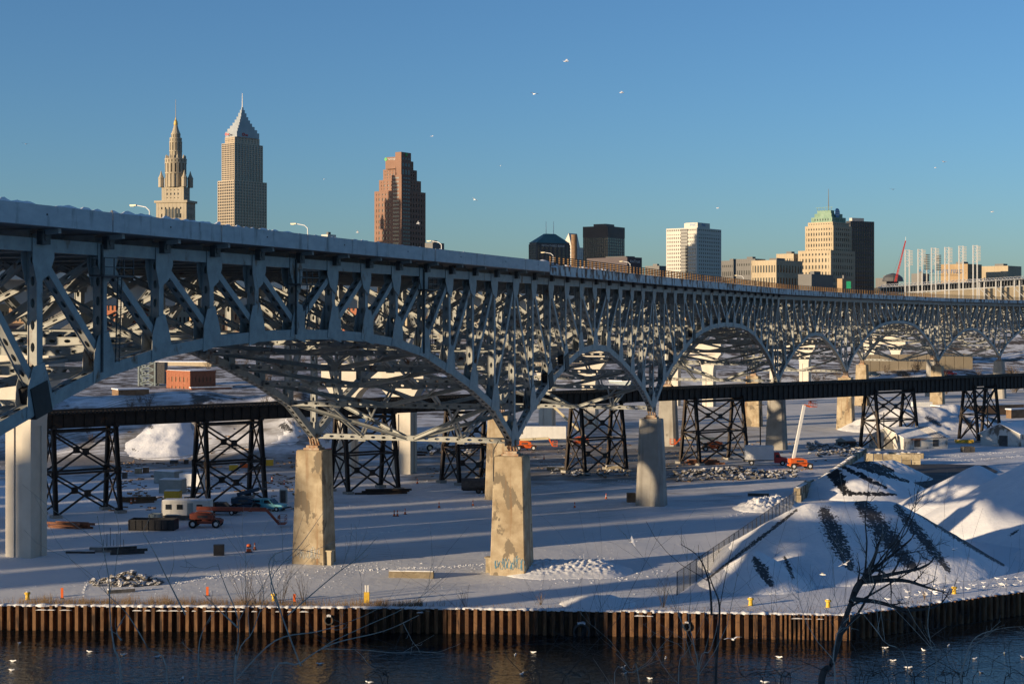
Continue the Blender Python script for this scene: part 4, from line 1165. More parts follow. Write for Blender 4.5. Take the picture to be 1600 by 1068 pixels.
# dumpsters
def dumpster(loc, rz, L, W_, H, mt, label):
    t = thing('dumpster', loc, label, 'dumpster'); o = V(loc); m = MB(); th = .1
    m.aa(o.x - L / 2, o.x + L / 2, o.y - W_ / 2, o.y - W_ / 2 + th, .15, H); m.aa(o.x - L / 2, o.x + L / 2, o.y + W_ / 2 - th, o.y + W_ / 2, .15, H)
    m.aa(o.x - L / 2, o.x - L / 2 + th, o.y - W_ / 2 + th, o.y + W_ / 2 - th, .15, H - .003); m.aa(o.x + L / 2 - th, o.x + L / 2, o.y - W_ / 2 + th, o.y + W_ / 2 - th, .15, H - .003)
    m.aa(o.x - L / 2, o.x + L / 2, o.y - W_ / 2, o.y + W_ / 2, .05, .2); m.build('shell', mt, t)
    m = MB(); n = int(L / .8)
    for k in range(n + 1): m.aa(o.x - L / 2 + k * L / n - .05, o.x - L / 2 + k * L / n + .05, o.y - W_ / 2 - .07, o.y + W_ / 2 + .07, .1, H - .1) if k in (0, n) else m.aa(o.x - L / 2 + k * L / n - .05, o.x - L / 2 + k * L / n + .05, o.y - W_ / 2 - .07, o.y - W_ / 2, .1, H - .1)
    m.build('stiffener', mt, t, kind='stuff')
    m = MB(); m.aa(o.x - L / 2 + th, o.x + L / 2 - th, o.y - W_ / 2 + th, o.y + W_ / 2 - th, .3, H * .6); m.build('load', 'rock', t)
    t.rotation_euler = (0, 0, rz)
dumpster(G(240, 827), R(-3), 6.2, 2.4, 1.5, 'dark', 'long black open dumpster left of the red boom lift')
dumpster(G(243, 815), R(-3), 1.6, 1.2, 1.2, 'greygreen', 'small green bin behind the black dumpster')
dumpster(G(1512, 706), R(10), 2.4, 1.6, 1.2, 'machine', 'small dark skip standing right of the white shed')
# tank trailer
t = thing('tank_trailer', G(742, 770), 'dark tank trailer partly behind the middle pier', 'trailer'); o = V(t.location)
m = MB(); m.cyl(o + V((-2.2, 0, 1.5)), o + V((3.2, 0, 1.5)), 1.0, n=16); m.build('tank', 'machine', t)
m = MB(); m.aa(o.x - 2, o.x + 3.2, o.y - .5, o.y + .5, .45, .7); m.build('frame', 'dark', t)
for x in (.6, 1.7):
    for y in (-.8, .8): wheel(t, x, y, .45, .3, 'machine')
# crane truck
t = thing('mobile_crane', G(686, 704), 'white wheeled crane with raised boom seen through the trestle', 'crane'); o = V(t.location)
m = MB(); m.aa(o.x - 2.8, o.x + 2.8, o.y - 1.1, o.y + 1.1, .7, 1.3); m.aa(o.x - 2.4, o.x - .6, o.y - 1, o.y + .2, 1.3, 2.3); m.build('carrier', 'white', t)
for x in (-1.9, 1.7):
    for y in (-1.05, 1.05): wheel(t, x, y, .75, .5, 'cream')
m = MB(); m.bar(o + V((-1.2, .3, 1.6)), o + V((5.0, .6, 8.4)), .8, .9); m.bar(o + V((2, .45, 5.1)), o + V((8.0, .7, 12)), .5, .6); m.build('boom', 'white', t)
m = MB(); m.bar(o + V((.8, .3, 1.4)), o + V((2.4, .45, 4.6)), .25, .25); m.build('ram', 'machine', t)
# portable toilet
t = thing('portable_toilet', G(443, 785), 'grey portable toilet right of the teal pickup', 'toilet'); o = V(t.location)
m = MB(); m.aa(o.x - .55, o.x + .55, o.y - .55, o.y + .55, 0, 2.1); m.build('cabin', 'greygreen', t)
m = MB(); m.prism([o + V((x, -.6, z)) for x, z in ((-.6, 2.1), (.6, 2.1), (.45, 2.3), (-.45, 2.3))], (0, 1.2, 0)); m.build('roof', 'white', t)
m = MB(); m.aa(o.x - .4, o.x + .4, o.y - .58, o.y - .55, .1, 1.95); m.build('door', 'machine', t)
# slab, timbers, beams, debris
def lump(name, loc, hx, hy, hz, rz, mt, label, cat, top=None):
    m = MB(); loc = V(loc); c, s = math.cos(rz), math.sin(rz)
    m.box(loc + UP * hz, V((c, s, 0)) * hx, V((-s, c, 0)) * hy, UP * hz)
    m.box(loc + UP * (hz * 2 + .02), V((c, s, 0)) * hx * .96, V((-s, c, 0)) * hy * .9, UP * .03)
    return m.build(name, mt, label=label, cat=cat)
def slab_thing(x, y, L, W_, H, rz, mt, label, cat, name, snow=True):
    t = thing(name, G(x, y), label, cat); o = V(t.location); c, s = math.cos(rz), math.sin(rz); ux, uy = V((c, s, 0)), V((-s, c, 0))
    m = MB(); m.box(o + UP * (H / 2) + uy * (W_ / 2), ux * (L / 2), uy * (W_ / 2), UP * (H / 2)); m.build('body', mt, t)
    if snow: m = MB(); m.box(o + UP * (H + .05) + uy * (W_ / 2), ux * (L / 2 - .05), uy * (W_ / 2 - .05), UP * .05); m.build('snow_cap', 'snow', t)
slab_thing(642, 903, 5.0, .9, .75, R(-5), 'block', 'long concrete beam lying on the snow between the two front piers', 'concrete beam', 'concrete_beam')
slab_thing(1185, 775, 3.4, .6, .5, R(-8), 'machine', 'dark beam lying on the snow left of the snow clods', 'beam', 'steel_beam')
slab_thing(162, 862, 3.5, .5, .6, R(4), 'grey_concrete', 'grey concrete kerb piece left of the rebar stakes', 'concrete piece', 'concrete_piece')
slab_thing(125, 864, 3.6, .25, .25, R(-2), 'machine', 'thin dark pipe on the snow right of the left column', 'pipe', 'steel_pipe')
slab_thing(190, 926, 2.8, .7, .4, R(24), 'rock', 'broken slab leaning below the rubble heap', 'concrete piece', 'broken_slab')
slab_thing(1508, 692, 4, 1.2, .8, 0, 'yellow', 'yellow steel box lying at the far right of the yard', 'box', 'yellow_box')
slab_thing(342, 868, 1.3, 1.0, 1.3, R(10), 'dark', 'black box standing alone on the snow left of the orange drum', 'box', 'black_box', False)
slab_thing(745, 700, 4.5, 1.4, 1.0, R(-3), 'timber', 'stack of timber mats behind the middle trestle tower', 'timber', 'timber_stack')
slab_thing(960, 735, 3.0, 1.0, .9, R(12), 'block', 'concrete block beside the trestle tower right of middle', 'concrete piece', 'footing_block')
slab_thing(868, 734, 3.4, 1.0, .6, R(-12), 'block', 'concrete block left of the trestle tower right of middle', 'concrete piece', 'footing_block')
slab_thing(987, 785, 1.3, 1.0, 1.5, R(5), 'brown', 'brown box at the foot of the grey pier', 'box', 'brown_box', False)
def stack(x, y, n, L, rz, mt, label, seed, spread=1.6):
    t = thing('beam_stack', G(x, y), label, 'beams'); r = random.Random(seed); o = V(t.location)
    for k in range(n):
        a = rz + r.uniform(-.12, .12); d = V((math.cos(a), math.sin(a), 0)); p = o + V((r.uniform(-1, 1), r.uniform(0, spread), .15 + .28 * (k % 3)))
        m = MB(); m.ibeam(p - d * L / 2 * r.uniform(.7, 1), p + d * L / 2 * r.uniform(.7, 1), .25, .26, t=.03); m.build('beam', mt, t)
stack(108, 826, 9, 6.5, R(-18), 'rust_roof', 'loose stack of rusty steel beams right of the left column', 1)
stack(210, 786, 12, 4.5, R(15), 'brown', 'pile of brown timbers left of the yellow generator', 2, 3)
stack(640, 712, 7, 6, R(5), 'trestle', 'dark steel beams on the ground right of the cream column', 3)
stack(1105, 726, 8, 7, R(4), 'rust_roof', 'rusty beams lying under the wide trestle tower', 5, 3)
stack(600, 772, 4, 9, R(8), 'trestle', 'long dark beams lying at the foot of the trestle tower', 6, 1)
stack(190, 865, 3, 5, R(22), 'machine', 'dark pipes lying beside the rebar stakes', 8, .8)
# small crates across the left yard
r_ = random.Random(21)
for x, y, w_, h_, mt, lb in ((216, 739, 1.2, .9, 'block', 'tan crate nearest the sunlit snow cone'), (228, 738, 1.0, 1.0, 'brown', 'brown crate right of the tan crate below the snow cone'), (195, 747, .8, 1.1, 'machine', 'dark drum shaped crate left of the containers'),
                             (272, 724, 1.5, .7, 'machine', 'dark box on the road edge below the snow cone'), (291, 724, .8, .8, 'timber', 'small dark crate behind the trestle tower'), (325, 727, 1.2, 1.0, 'brown', 'brown crate inside the trestle tower'),
                             (365, 734, 1.6, 1.0, 'yellow', 'yellow crate low inside the second trestle tower'), (383, 730, 1.8, .8, 'orange', 'orange machine beside the second trestle tower'), (418, 727, 2.2, 1.2, 'yellow', 'yellow skid machine right of the second trestle tower'), (400, 733, 1.4, .7, 'timber', 'dark pallet right of the yellow crate')):
    t = thing('site_crate', G(x, y), lb, 'crate', 'crates in the left yard'); o = V(t.location); m = MB(); m.aa(o.x - w_ / 2, o.x + w_ / 2, o.y - .4, o.y + .4, 0, h_)
    for k in (-1, 0, 1): m.aa(o.x + k * w_ * .42 - .05, o.x + k * w_ * .42 + .05, o.y - .44, o.y + .44, .02, h_ + .02)
    m.build('body', mt, t)
    m = MB(); m.aa(o.x - w_ / 2 + .04, o.x + w_ / 2 - .04, o.y - .36, o.y + .36, h_ + .02, h_ + .1); m.build('snow_cap', 'snow', t)
# rebar stakes
t = thing('rebar_stakes', G(180, 858), 'row of thin steel stakes beside the concrete kerb piece', 'stakes')
for k in range(7): 
    m = MB(); p = G(162 + k * 5.2, 861 - (k % 3) * 3); m.cyl(p, p + UP * (1.5 + .5 * (k % 3)), .035, n=5); m.build('stake', 'machine', t)
# cones, drums, posts, bollards
CONE = {}
def traffic_cone(x, y, label, h=.9, grp='orange cones on the snow'):
    t = thing('traffic_cone', G(x, y), label, 'cone', grp); o = V(t.location)
    m = MB(); m.lathe(o, [(.17, .04), (.11, h * .5), (.05, h)], 8); m.build('cone_body', 'orange', t)
    m = MB(); m.box(o + UP * .03, (.22, 0, 0), (0, .22, 0), (0, 0, .03)); m.build('base', 'dark', t)
    m = MB(); m.lathe(o, [(.128, h * .45), (.108, h * .62)], 8); m.build('stripe', 'white', t)
for x, y, lb in ((616, 806, 'left cone of the pair between the front piers'), (621, 806, 'right cone of the pair between the front piers'), (633, 803, 'cone standing just right of the pair between the piers'),
                 (686, 793, 'cone right of the piers middle, near the tyre marks'), (739, 790, 'cone just left of the middle pier'), (652, 755, 'bright cone near the foot of the cream column'),
                 (947, 779, 'cone on the snow left of the grey pier'), (898, 793, 'cone on the open snow between middle pier and grey pier'), (425, 752, 'cone right of the second trestle tower'),
                 (444, 757, 'cone left of the left pier top'), (850, 717, 'cone left of the tower with loose stones'), (398, 858, 'slim cone behind the orange drum'), (1452, 580, 'far cone on the parking road'),
                 (205, 787, 'left cone by the brown timbers'), (211, 786, 'right cone by the brown timbers')): traffic_cone(x, y, lb)
def drum(x, y, label):
    t = thing('traffic_drum', G(x, y), label, 'drum'); o = V(t.location)
    m = MB(); m.lathe(o, [(.36, 0), (.34, .05), (.30, .1), (.27, .95), (.1, 1.02)], 12); m.build('drum_body', 'orange', t)
    m = MB(); m.lathe(o, [(.302, .45), (.297, .6)], 12); m.build('band', 'white', t)
    m = MB(); m.lathe(o, [(.46, 0), (.46, .08)], 12); m.build('base', 'dark', t)
drum(389, 862, 'orange construction drum right of the black box'); drum(430, 713, 'orange drum on the road behind the left pier')
for x, y, h, lb in ((97, 935, 1.15, 'orange marker post at the quay edge, left of the rubble'), (324, 931, 1.0, 'orange marker post at the quay edge among dry weeds'), (460, 941, .9, 'orange marker post by the shrubs near the left pier')):
    t = thing('marker_post', G(x, y), lb, 'post'); o = V(t.location); m = MB(); m.box(o + UP * h / 2, (.13, 0, 0), (0, .03, 0), (0, 0, h / 2)); m.build('blade', 'orange', t)
    m = MB(); m.box(o + UP * .06, (.16, 0, 0), (0, .1, 0), (0, 0, .06)); m.build('foot', 'dark', t)
t = thing('gauge_post', G(573, 941), 'yellow post with white top at the quay edge left of middle', 'post'); o = V(t.location)
m = MB(); m.box(o + UP * .55, (.27, 0, 0), (0, .2, 0), (0, 0, .55)); m.build('base', 'yellow', t)
for x in (-.12, .13): m = MB(); m.box(o + V((x, 0, 1.3)), (.08, 0, 0), (0, .08, 0), (0, 0, .5)); m.build('white_pipe', 'white', t)
for x, y, lb in ((43, 936, 'yellow bollard at the far left of the quay'), (428, 938, 'yellow bollard among weeds left of the yellow post'), (1173, 945, 'yellow bollard left of the big gravel pile foot'), (1294, 948, 'yellow bollard below the big gravel pile'), (1491, 927, 'yellow bollard among the gulls at right')):
    t = thing('mooring_bollard', G(x, y), lb, 'bollard', 'yellow mooring bollards along the quay'); o = V(t.location)
    m = MB(); m.lathe(o, [(.26, 0), (.22, .15), (.20, .5), (.31, .58), (.31, .72), (.2, .78)], 10); m.build('post', 'yellow', t)
    m = MB(); m.lathe(o + UP * .785, [(.2, 0), (.12, .06)], 8); m.build('snow_cap', 'snow', t)
for x, y, yt, lb in ((1347, 700, 630, 'thin utility pole in front of the trestle tower left of the white shed'), (1381, 698, 644, 'thin utility pole beside the white shed gable'), (1543, 690, 605, 'tall utility pole between the two white sheds'), (1188, 708, 628, 'utility pole at the right edge of the wide trestle tower')):
    p = G(x, y); H = (y - yt) * p.y / F; t = thing('utility_pole', p, lb, 'pole'); m = MB(); m.cyl(p, p + UP * H, .16, .11, 7); m.build('shaft', 'timber', t)
    m = MB(); m.bar(p + UP * (H - .6) - V((.8, 0, 0)), p + UP * (H - .6) + V((.8, 0, 0)), .1, .12); m.build('crossarm', 'timber', t)
# person in a high visibility vest beyond the box truck
mat('hivis', (.55, .75, .03), (.6, .8, .05), 1, .8)
def person(p, label):
    me = bpy.data.meshes.new('person')
    J = [(0, 0, .95, .15), (0, 0, 1.25, .17), (0, 0, 1.45, .13), (0, 0, 1.55, .06), (0, 0, 1.68, .10), (0, .02, 1.78, .085), (.1, 0, .88, .1), (.12, -.02, .48, .075), (.12, 0, .06, .055), (-.1, 0, .88, .1), (-.12, .05, .48, .075), (-.12, .1, .06, .055), (.22, 0, 1.42, .065), (.28, -.03, 1.12, .05), (.26, -.2, .95, .04), (-.22, 0, 1.42, .065), (-.28, -.03, 1.12, .05), (-.26, -.2, .95, .04), (.12, -.14, .03, .05), (-.12, -.04, .03, .05)]
    E = [(0, 1), (1, 2), (2, 3), (3, 4), (4, 5), (0, 6), (6, 7), (7, 8), (0, 9), (9, 10), (10, 11), (2, 12), (12, 13), (13, 14), (2, 15), (15, 16), (16, 17), (8, 18), (11, 19)]
    me.from_pydata([j[:3] for j in J], E, [])
    o = bpy.data.objects.new('person', me); COL.objects.link(o); o.location = p
    mo = o.modifiers.new('s', 'SKIN')
    for i, j in enumerate(J): me.skin_vertices[0].data[i].radius = (j[3], j[3])
    me.skin_vertices[0].data[0].use_root = True
    o.modifiers.new('u', 'SUBSURF').levels = 1
    me.materials.append(MAT['navy']); tag(o, label, 'person')
    m = MB(); b = V(p); m.lathe(b, [(.20, .95), (.215, 1.2), (.22, 1.42), (.12, 1.5)], 12); v = m.build('vest', 'hivis', o)
    m = MB(); m.lathe(b, [(.135, 1.73), (.12, 1.82), (.06, 1.88)], 10); m.build('helmet', 'white', o)
person(G(1171, 706), 'person in a yellow-green safety vest standing left of the box truck')
# ------------------------------------------------------------------ sheds
def shed(corner, u, v, L, Wd, he, hr, label, wall='stained_wall', door=True, rustpart=None):
    "gabled shed: gable across u (width Wd to the left of corner), long side along v"
    c = V(corner); u = V(u).normalized(); v = V(v).normalized(); t = thing('gabled_shed', tuple(c), label, 'shed')
    m = MB(); g = [c, c + u * Wd, c + u * Wd + UP * he, c + u * (Wd / 2) + UP * hr, c + UP * he]
    m.prism(g, v * L); m.build('wall', wall, t)
    for s in (0, 1):
        e0 = c + u * (Wd * s) + UP * he; rd = c + u * (Wd / 2) + UP * hr; sl = (e0 - rd); e1 = rd + sl * 1.08
        nrm = UP * .14
        segs_ = ((-.03, 1.03, 'snow'),) if not (s == 0 and rustpart) else ((-.03, rustpart[0], 'snow'), (rustpart[0], rustpart[1], 'rust_roof'), (rustpart[1], 1.03, 'snow'))
        for a0, a1, mm in segs_:
            m = MB(); A = v * (L * a0); B = v * (L * a1); th = UP * (.16 if mm == 'snow' else .06)
            m.hexa([rd + A + UP * .02, e1 + A + UP * .02, e1 + B + UP * .02, rd + B + UP * .02, rd + A + th, e1 + A + th, e1 + B + th, rd + B + th]); ro = m.build('roof', mm, t)
            if mm == 'rust_roof':
                m = MB()
                for k in range(8): q = A + (B - A) * (k / 8); m.bar(rd + q + UP * .1, e1 + q + UP * .1, .12, .08)
                m.build('snow_rib', 'snow', ro)
    nn = (-v)
    m = MB(); m.box(c + u * (Wd * .42) + UP * (he * .42) + nn * .03, u * .9, UP * (he * .42), nn * .04); m.build('door', 'machine' if door else wall, t)
    sn = -u
    for f in (.3, .72):
        m = MB(); m.box(c + v * (L * f) + UP * (he * .5) + sn * .03, v * .7, UP * (he * .3), sn * .04); m.build('window', 'machine', t)
    m = MB(); m.box(c + v * (L * .28) + UP * (he * .85) + sn * .6, v * 1.3, sn * .6, UP * .06); m.build('awning', 'rust_roof', t)
shed(G(1412, 702), (-.75, .62, 0), (.95, .28, 0), 11.0, 8.2, 2.6, 4.6, 'white gabled shed with snowy roof and a rusty roof patch', rustpart=(.62, .92))
shed(G(1594, 697), (-.93, .3, 0), (.75, .66, 0), 16, 8.5, 2.8, 5.0, 'second white gabled shed cut by the right picture edge')
c = G(1322, 700)
shed(G(1322, 699), (-.8, .5, 0), (.9, .4, 0), 2.6, 2.4, 1.5, 2.2, 'tiny grey hut behind the debris heap left of the trestle tower', 'greygreen')
def flat_bldg(name, xl, xc, xr, ybase, ytop, al, wall, label, cat='building', cols=0, zb=None, Y=None, snow=True, rows=1):
    b = Bld(name, xl, xc, xr, Y or G(xc, ybase).y, al, label, cat)
    z0 = (CAMZ - (ybase - HZ) * b.Y / F) if zb is None else zb; z1 = CAMZ - (ytop - HZ) * b.Y / F
    b.tier(0, 0, z0 - 1.5, z1, (max(cols, 1), rows), (max(cols // 2, 1), rows), .55, .5, .18, wall, 'glass') if cols else b.solid(0, 0, z0 - 1.5, z1, wall)
    if snow: b.solid(-.2, -.2, z1, z1 + .35, 'snow', 'roof')
    return b

# sagging cable and guard rail in the left yard
m = MB(); pts = [P(188, 712, 300), P(230, 716, 300), P(285, 713, 300), P(340, 703, 300), P(400, 696, 300), P(485, 688, 300)]
m.tube(pts, [.05] * len(pts), 5); m.build('sagging_cable', 'machine', label='thin dark cable sagging across the left yard', cat='cable')
t = thing('guard_rail', G(65, 700), 'dark rail on posts behind the left trestle tower', 'rail'); a, b = G(65, 700), G(206, 698)
m = MB(); m.bar(a + UP * .9, b + UP * .9, .12, .5); m.build('beam', 'machine', t)
for k in range(9): m = MB(); q = a + (b - a) * (k / 8); m.bar(q - UP * .2, q + UP * .9, .15, .15, up=(1, 0, 0)); m.build('post', 'machine', t)
# ------------------------------------------------------------------ buildings: a glass core with proud piers and spandrels
class Bld:
    def __init__(s, name, xl, xc, xr, Y, al, label, cat='building', group=None):
        s.Y = Y; a = R(al); s.C = V(((xc - 800) / F * Y, Y, 0)); s.u = V((-math.cos(a), math.sin(a), 0)); s.v = V((math.sin(a), math.cos(a), 0))
        r = (xl - 800) / F; s.L1 = (s.C.x - r * Y) / (math.cos(a) + r * math.sin(a))
        r = (xr - 800) / F; den = math.sin(a) - r * math.cos(a); s.L2 = (r * Y - s.C.x) / den if den > .02 else 30
        s.t = thing(name, (s.C.x, s.C.y, hgt(s.C.x, s.C.y)), label, cat, group)
    def z(s, y): return CAMZ + (HZ - y) * s.Y / F
    def p(s, a, b, z): q = s.C + s.u * a + s.v * b; return V((q.x, q.y, z))
    def rect(s, a0, a1, b0, b1, z0, z1, m):
        m.hexa([s.p(a0, b0, z0), s.p(a0, b1, z0), s.p(a1, b1, z0), s.p(a1, b0, z0), s.p(a0, b0, z1), s.p(a0, b1, z1), s.p(a1, b1, z1), s.p(a1, b0, z1)])
    def solid(s, ia, ib, z0, z1, mt, name='block', a1=None, b1=None, par=None):
        m = MB(); s.rect(ia, s.L1 - ia if a1 is None else a1, ib, s.L2 - ib if b1 is None else b1, z0, z1, m); return m.build(name, mt, par or s.t)
    def tier(s, ia, ib, z0, z1, nL, nR, pf, sf, dep, wall, glass='glass', a1=None, b1=None, roof=True):
        a0, b0 = ia, ib; a1 = s.L1 - ia if a1 is None else a1; b1 = s.L2 - ib if b1 is None else b1
        m = MB(); s.rect(a0 + dep, a1 - dep, b0 + dep, b1 - dep, z0, z1 - .05, m); w = m.build('windows', glass, s.t, kind='stuff')
        m = MB(); e = dep * .12
        def face(org, dr, nr, L, cols, rows):
            pw = L / cols * pf
            for k in range(cols + 1):
                c = org + dr * (L * k / cols); c = org + dr * min(max(L * k / cols, pw / 2 + .003), L - pw / 2 - .003)
                m.box(V((c.x, c.y, (z0 + z1) / 2)) - nr * (dep / 2), dr * (pw / 2), nr * (dep / 2), UP * ((z1 - z0) / 2))
            if rows:
                hh = (z1 - z0) / rows; sh = hh * sf
                for k in range(rows + 1):
                    zc = min(max(z0 + hh * k, z0 + sh / 2), z1 - sh / 2 - .003)
                    c = org + dr * (L / 2); m.box(V((c.x, c.y, zc)) - nr * ((dep + e) / 2), dr * (L / 2 - .01), nr * ((dep - e) / 2), UP * (sh / 2))
        LA, LB = a1 - a0, b1 - b0
        face(s.p(a0, b0, 0), s.u, -s.v, LA, *nL); face(s.p(a0, b1, 0), s.u, s.v, LA, *nL)
        face(s.p(a0, b0, 0), s.v, -s.u, LB, *nR); face(s.p(a1, b0, 0), s.v, s.u, LB, *nR)
        o = m.build('wall', wall, s.t)
        if roof: m = MB(); s.rect(a0 + dep * .5, a1 - dep * .5, b0 + dep * .5, b1 - dep * .5, z1 - .3, z1 - .02, m); m.build('roof', wall, s.t)
        return o
mat('limestone', (.33, .285, .21), (.40, .35, .265), .05, .9)
mat('limestone_dark', (.17, .15, .115), (.21, .185, .145), .05, .9)
mat('granite', (.36, .285, .195), (.44, .355, .25), .02, .35, spec=.6)
mat('red_granite', (.20, .105, .068), (.25, .135, .09), .03, .7)
mat('steel_crown', (.20, .225, .25), (.26, .285, .31), .05, .35, metal=.4)
mat('tower_glass', (.05, .055, .06), (.085, .085, .085), .05, .15, spec=.9)
mat('green_glass', (.035, .06, .055), (.055, .085, .075), .06, .2, spec=.8)
mat('green_roof', (.06, .13, .14), (.08, .16, .17), .06, .4)
mat('white_panel', (.48, .46, .41), (.54, .52, .46), .03, .6)
mat('dark_panel', (.05, .051, .056), (.075, .076, .08), .03, .5)
mat('purple_panel', (.055, .042, .05), (.07, .055, .062), .05, .6)
mat('copper', (.16, .26, .19), (.24, .34, .26), .15, .8)
mat('tan', (.31, .215, .12), (.37, .27, .16), .05, .85)
mat('cream_stone', (.36, .295, .20), (.43, .36, .255), .05, .85)
mat('gold', (.55, .36, .10), (.6, .4, .12), .1, .4, metal=.3)
mat('sign_green', (.03, .30, .05), (.03, .3, .05), 1, .5)
mat('sign_blue', (.06, .20, .42), (.06, .2, .42), 1, .5)
mat('highway_green', (.02, .30, .14), (.02, .3, .14), 1, .5)
mat('canopy_white', (.52, .53, .52), (.58, .58, .57), .1, .6)
# --- spired stone tower
b = Bld('spired_stone_tower', 241.5, 292, 307.5, 1661, 15, 'pale stone tower with stepped top and tall golden spire', 'skyscraper'); z = b.z
b.tier(1.2, 1.2, 20, z(316), (8, 14), (6, 14), .62, .5, .8, 'limestone')
for k in range(5):      # tall arched openings
    f = .27 + k * .095
    m = MB(); a = b.L1 * f; zb_, zt_ = z(340), z(327); n = 7
    pts = [b.p(a - 1.3, .95, zb_), b.p(a + 1.3, .95, zb_)] + [b.p(a + 1.3 * math.cos(PI * q / n), .95, zt_ + 1.3 * math.sin(PI * q / n)) for q in range(n + 1)]
    m.prism(pts, b.v * .5); m.build('arched_window', 'glass', b.t)
b.solid(-.4, -.4, z(316), z(312.5), 'limestone', 'cornice')
b.tier(6.0, 4.5, z(312.5), z(291), (6, 3), (5, 3), .64, .55, .7, 'limestone')
cx, cy = b.L1 / 2, b.L2 / 2; cc = b.p(cx, cy, 0)
for a_, b_ in ((.14, .2), (.86, .2), (.14, .8), (.86, .8)):
    p = b.p(b.L1 * a_, b.L2 * b_, z(291)); m = MB(); m.lathe(p, [(3.0, 0), (3.0, 9), (3.4, 9.4), (1.6, 13), (.1, 18)], 8); m.build('turret', 'limestone', b.t)
def oct_tier(r, y0, y1, pil, mt='limestone', n=16, pw=.55):
    z0, z1 = z(y0), z(y1); m = MB(); m.lathe((cc.x, cc.y, 0), [(r * .93, z0), (r * .93, z1)], 24); m.build('core_wall', mt if not pil else 'limestone_dark', b.t)
    m = MB()
    for k in range(n):
        a = 2 * PI * k / n; d = V((math.cos(a), math.sin(a), 0)); e = V((-d.y, d.x, 0)); c = V((cc.x, cc.y, (z0 + z1) / 2)) + d * (r * .95)
        m.box(c, d * (r * .05), e * (PI * r / n * pw), UP * ((z1 - z0) / 2))
    m.build('pilaster', mt, b.t, kind='stuff')
    m = MB(); m.lathe((cc.x, cc.y, 0), [(r * 1.03, z1 - 1.2), (r * 1.03, z1), (r * .5, z1 + .02)], 24); m.build('ledge', mt, b.t)
oct_tier(11.0, 291, 268, False, pw=.35); oct_tier(11.2, 268, 252, True); oct_tier(11.4, 252, 246, False, n=20, pw=.7)
for k in range(8):
    a = 2 * PI * (k + .5) / 8; m = MB(); p = V((cc.x + 10 * math.cos(a), cc.y + 10 * math.sin(a), z(246))); m.lathe(p, [(1.1, 0), (1.1, 2.6), (.2, 4.4)], 6); m.build('finial', 'limestone', b.t)
oct_tier(6.6, 246, 233, False, n=12, pw=.3); oct_tier(6.6, 233, 219, True, n=12); oct_tier(6.3, 219, 213, False, n=12, pw=.6); oct_tier(4.9, 213, 206, True, n=12)
m = MB(); m.lathe((cc.x, cc.y, 0), [(4.8, z(206)), (3.2, z(200)), (2.0, z(193))], 12); m.build('cone_roof', 'limestone', b.t)
m = MB(); m.lathe((cc.x, cc.y, 0), [(2.0, z(193)), (2.3, z(191)), (1.9, z(187)), (.8, z(184)), (.5, z(181))], 12); m.build('gilded_cupola', 'gold', b.t)
m = MB(); m.cyl((cc.x, cc.y, z(182)), (cc.x, cc.y, z(152)), .42, .18, 6); m.build('flagpole', 'limestone', b.t)
# --- tall granite and glass tower
b = Bld('glass_crown_tower', 340, 366, 417, 1953, 38, 'tallest tower with grey pyramid crown and bright sunlit left face', 'skyscraper'); z = b.z
mat('bronze_glass', (.035, .032, .03), (.06, .052, .045), .03, .15, spec=.8)
b.tier(0, 0, 20, z(281), (9, 50), (12, 50), .24, .30, .5, 'granite', 'bronze_glass')
b.tier(3.5, 3.5, z(281), z(222), (8, 18), (10, 18), .24, .30, .5, 'granite', 'bronze_glass')
b.tier(6.5, 6.5, z(222), z(212), (7, 3), (8, 3), .45, .45, .5, 'granite', 'bronze_glass')
steps = [(7.5, 212, 203), (9.5, 203, 198), (12, 198, 193), (14.5, 193, 188), (16.5, 188, 183), (18.3, 183, 178), (20, 178, 172), (21.6, 172, 167), (22.9, 167, 162.5)]
mx = min(b.L1, b.L2) / 2
for ins, y0, y1 in steps:
    q = ins / 24 * mx
    qa, qb = q + (b.L1 / 2 - mx) * (ins / 24), q + (b.L2 / 2 - mx) * (ins / 24)
    b.solid(qa, qb, z(y0), z(y1), 'steel_crown', 'crown_step')
    for k in range(4):
        pass
cc = b.p(b.L1 / 2, b.L2 / 2, 0); m = MB(); m.cyl((cc.x, cc.y, z(163)), (cc.x, cc.y, z(140)), .8, .35, 6); m.build('spire', 'white', b.t)
def key_sign(org, dr, nr, s):
    m = MB(); c = V(org); N = 12
    for k in range(N):
        a0, a1 = 2 * PI * k / N, 2 * PI * (k + 1) / N
        m.prism([c + dr * (s * r_ * math.cos(a)) + UP * (s * r_ * math.sin(a)) for r_, a in ((1, a0), (1, a1), (.55, a1), (.55, a0))], nr * .4)
    m.prism([c + dr * (s * x) + UP * (s * y) for x, y in ((.9, -.22), (3.2, -.22), (3.2, .22), (.9, .22))], nr * .4)
    for x in (2.0, 2.8): m.prism([c + dr * (s * (x + dx)) + UP * (s * dy) for dx, dy in ((-.2, -.8), (.25, -.8), (.25, -.2), (-.2, -.2))], nr * .4)
    m.build('key_emblem', 'red', b.t)
q = 7.5 / 24 * mx
key_sign(b.p(q - .1, b.L2 * .36, z(207.5)), b.v, -b.u, 2.2); key_sign(b.p(b.L1 * .66, q - .1, z(207.5)), -b.u, -b.v, 1.8)
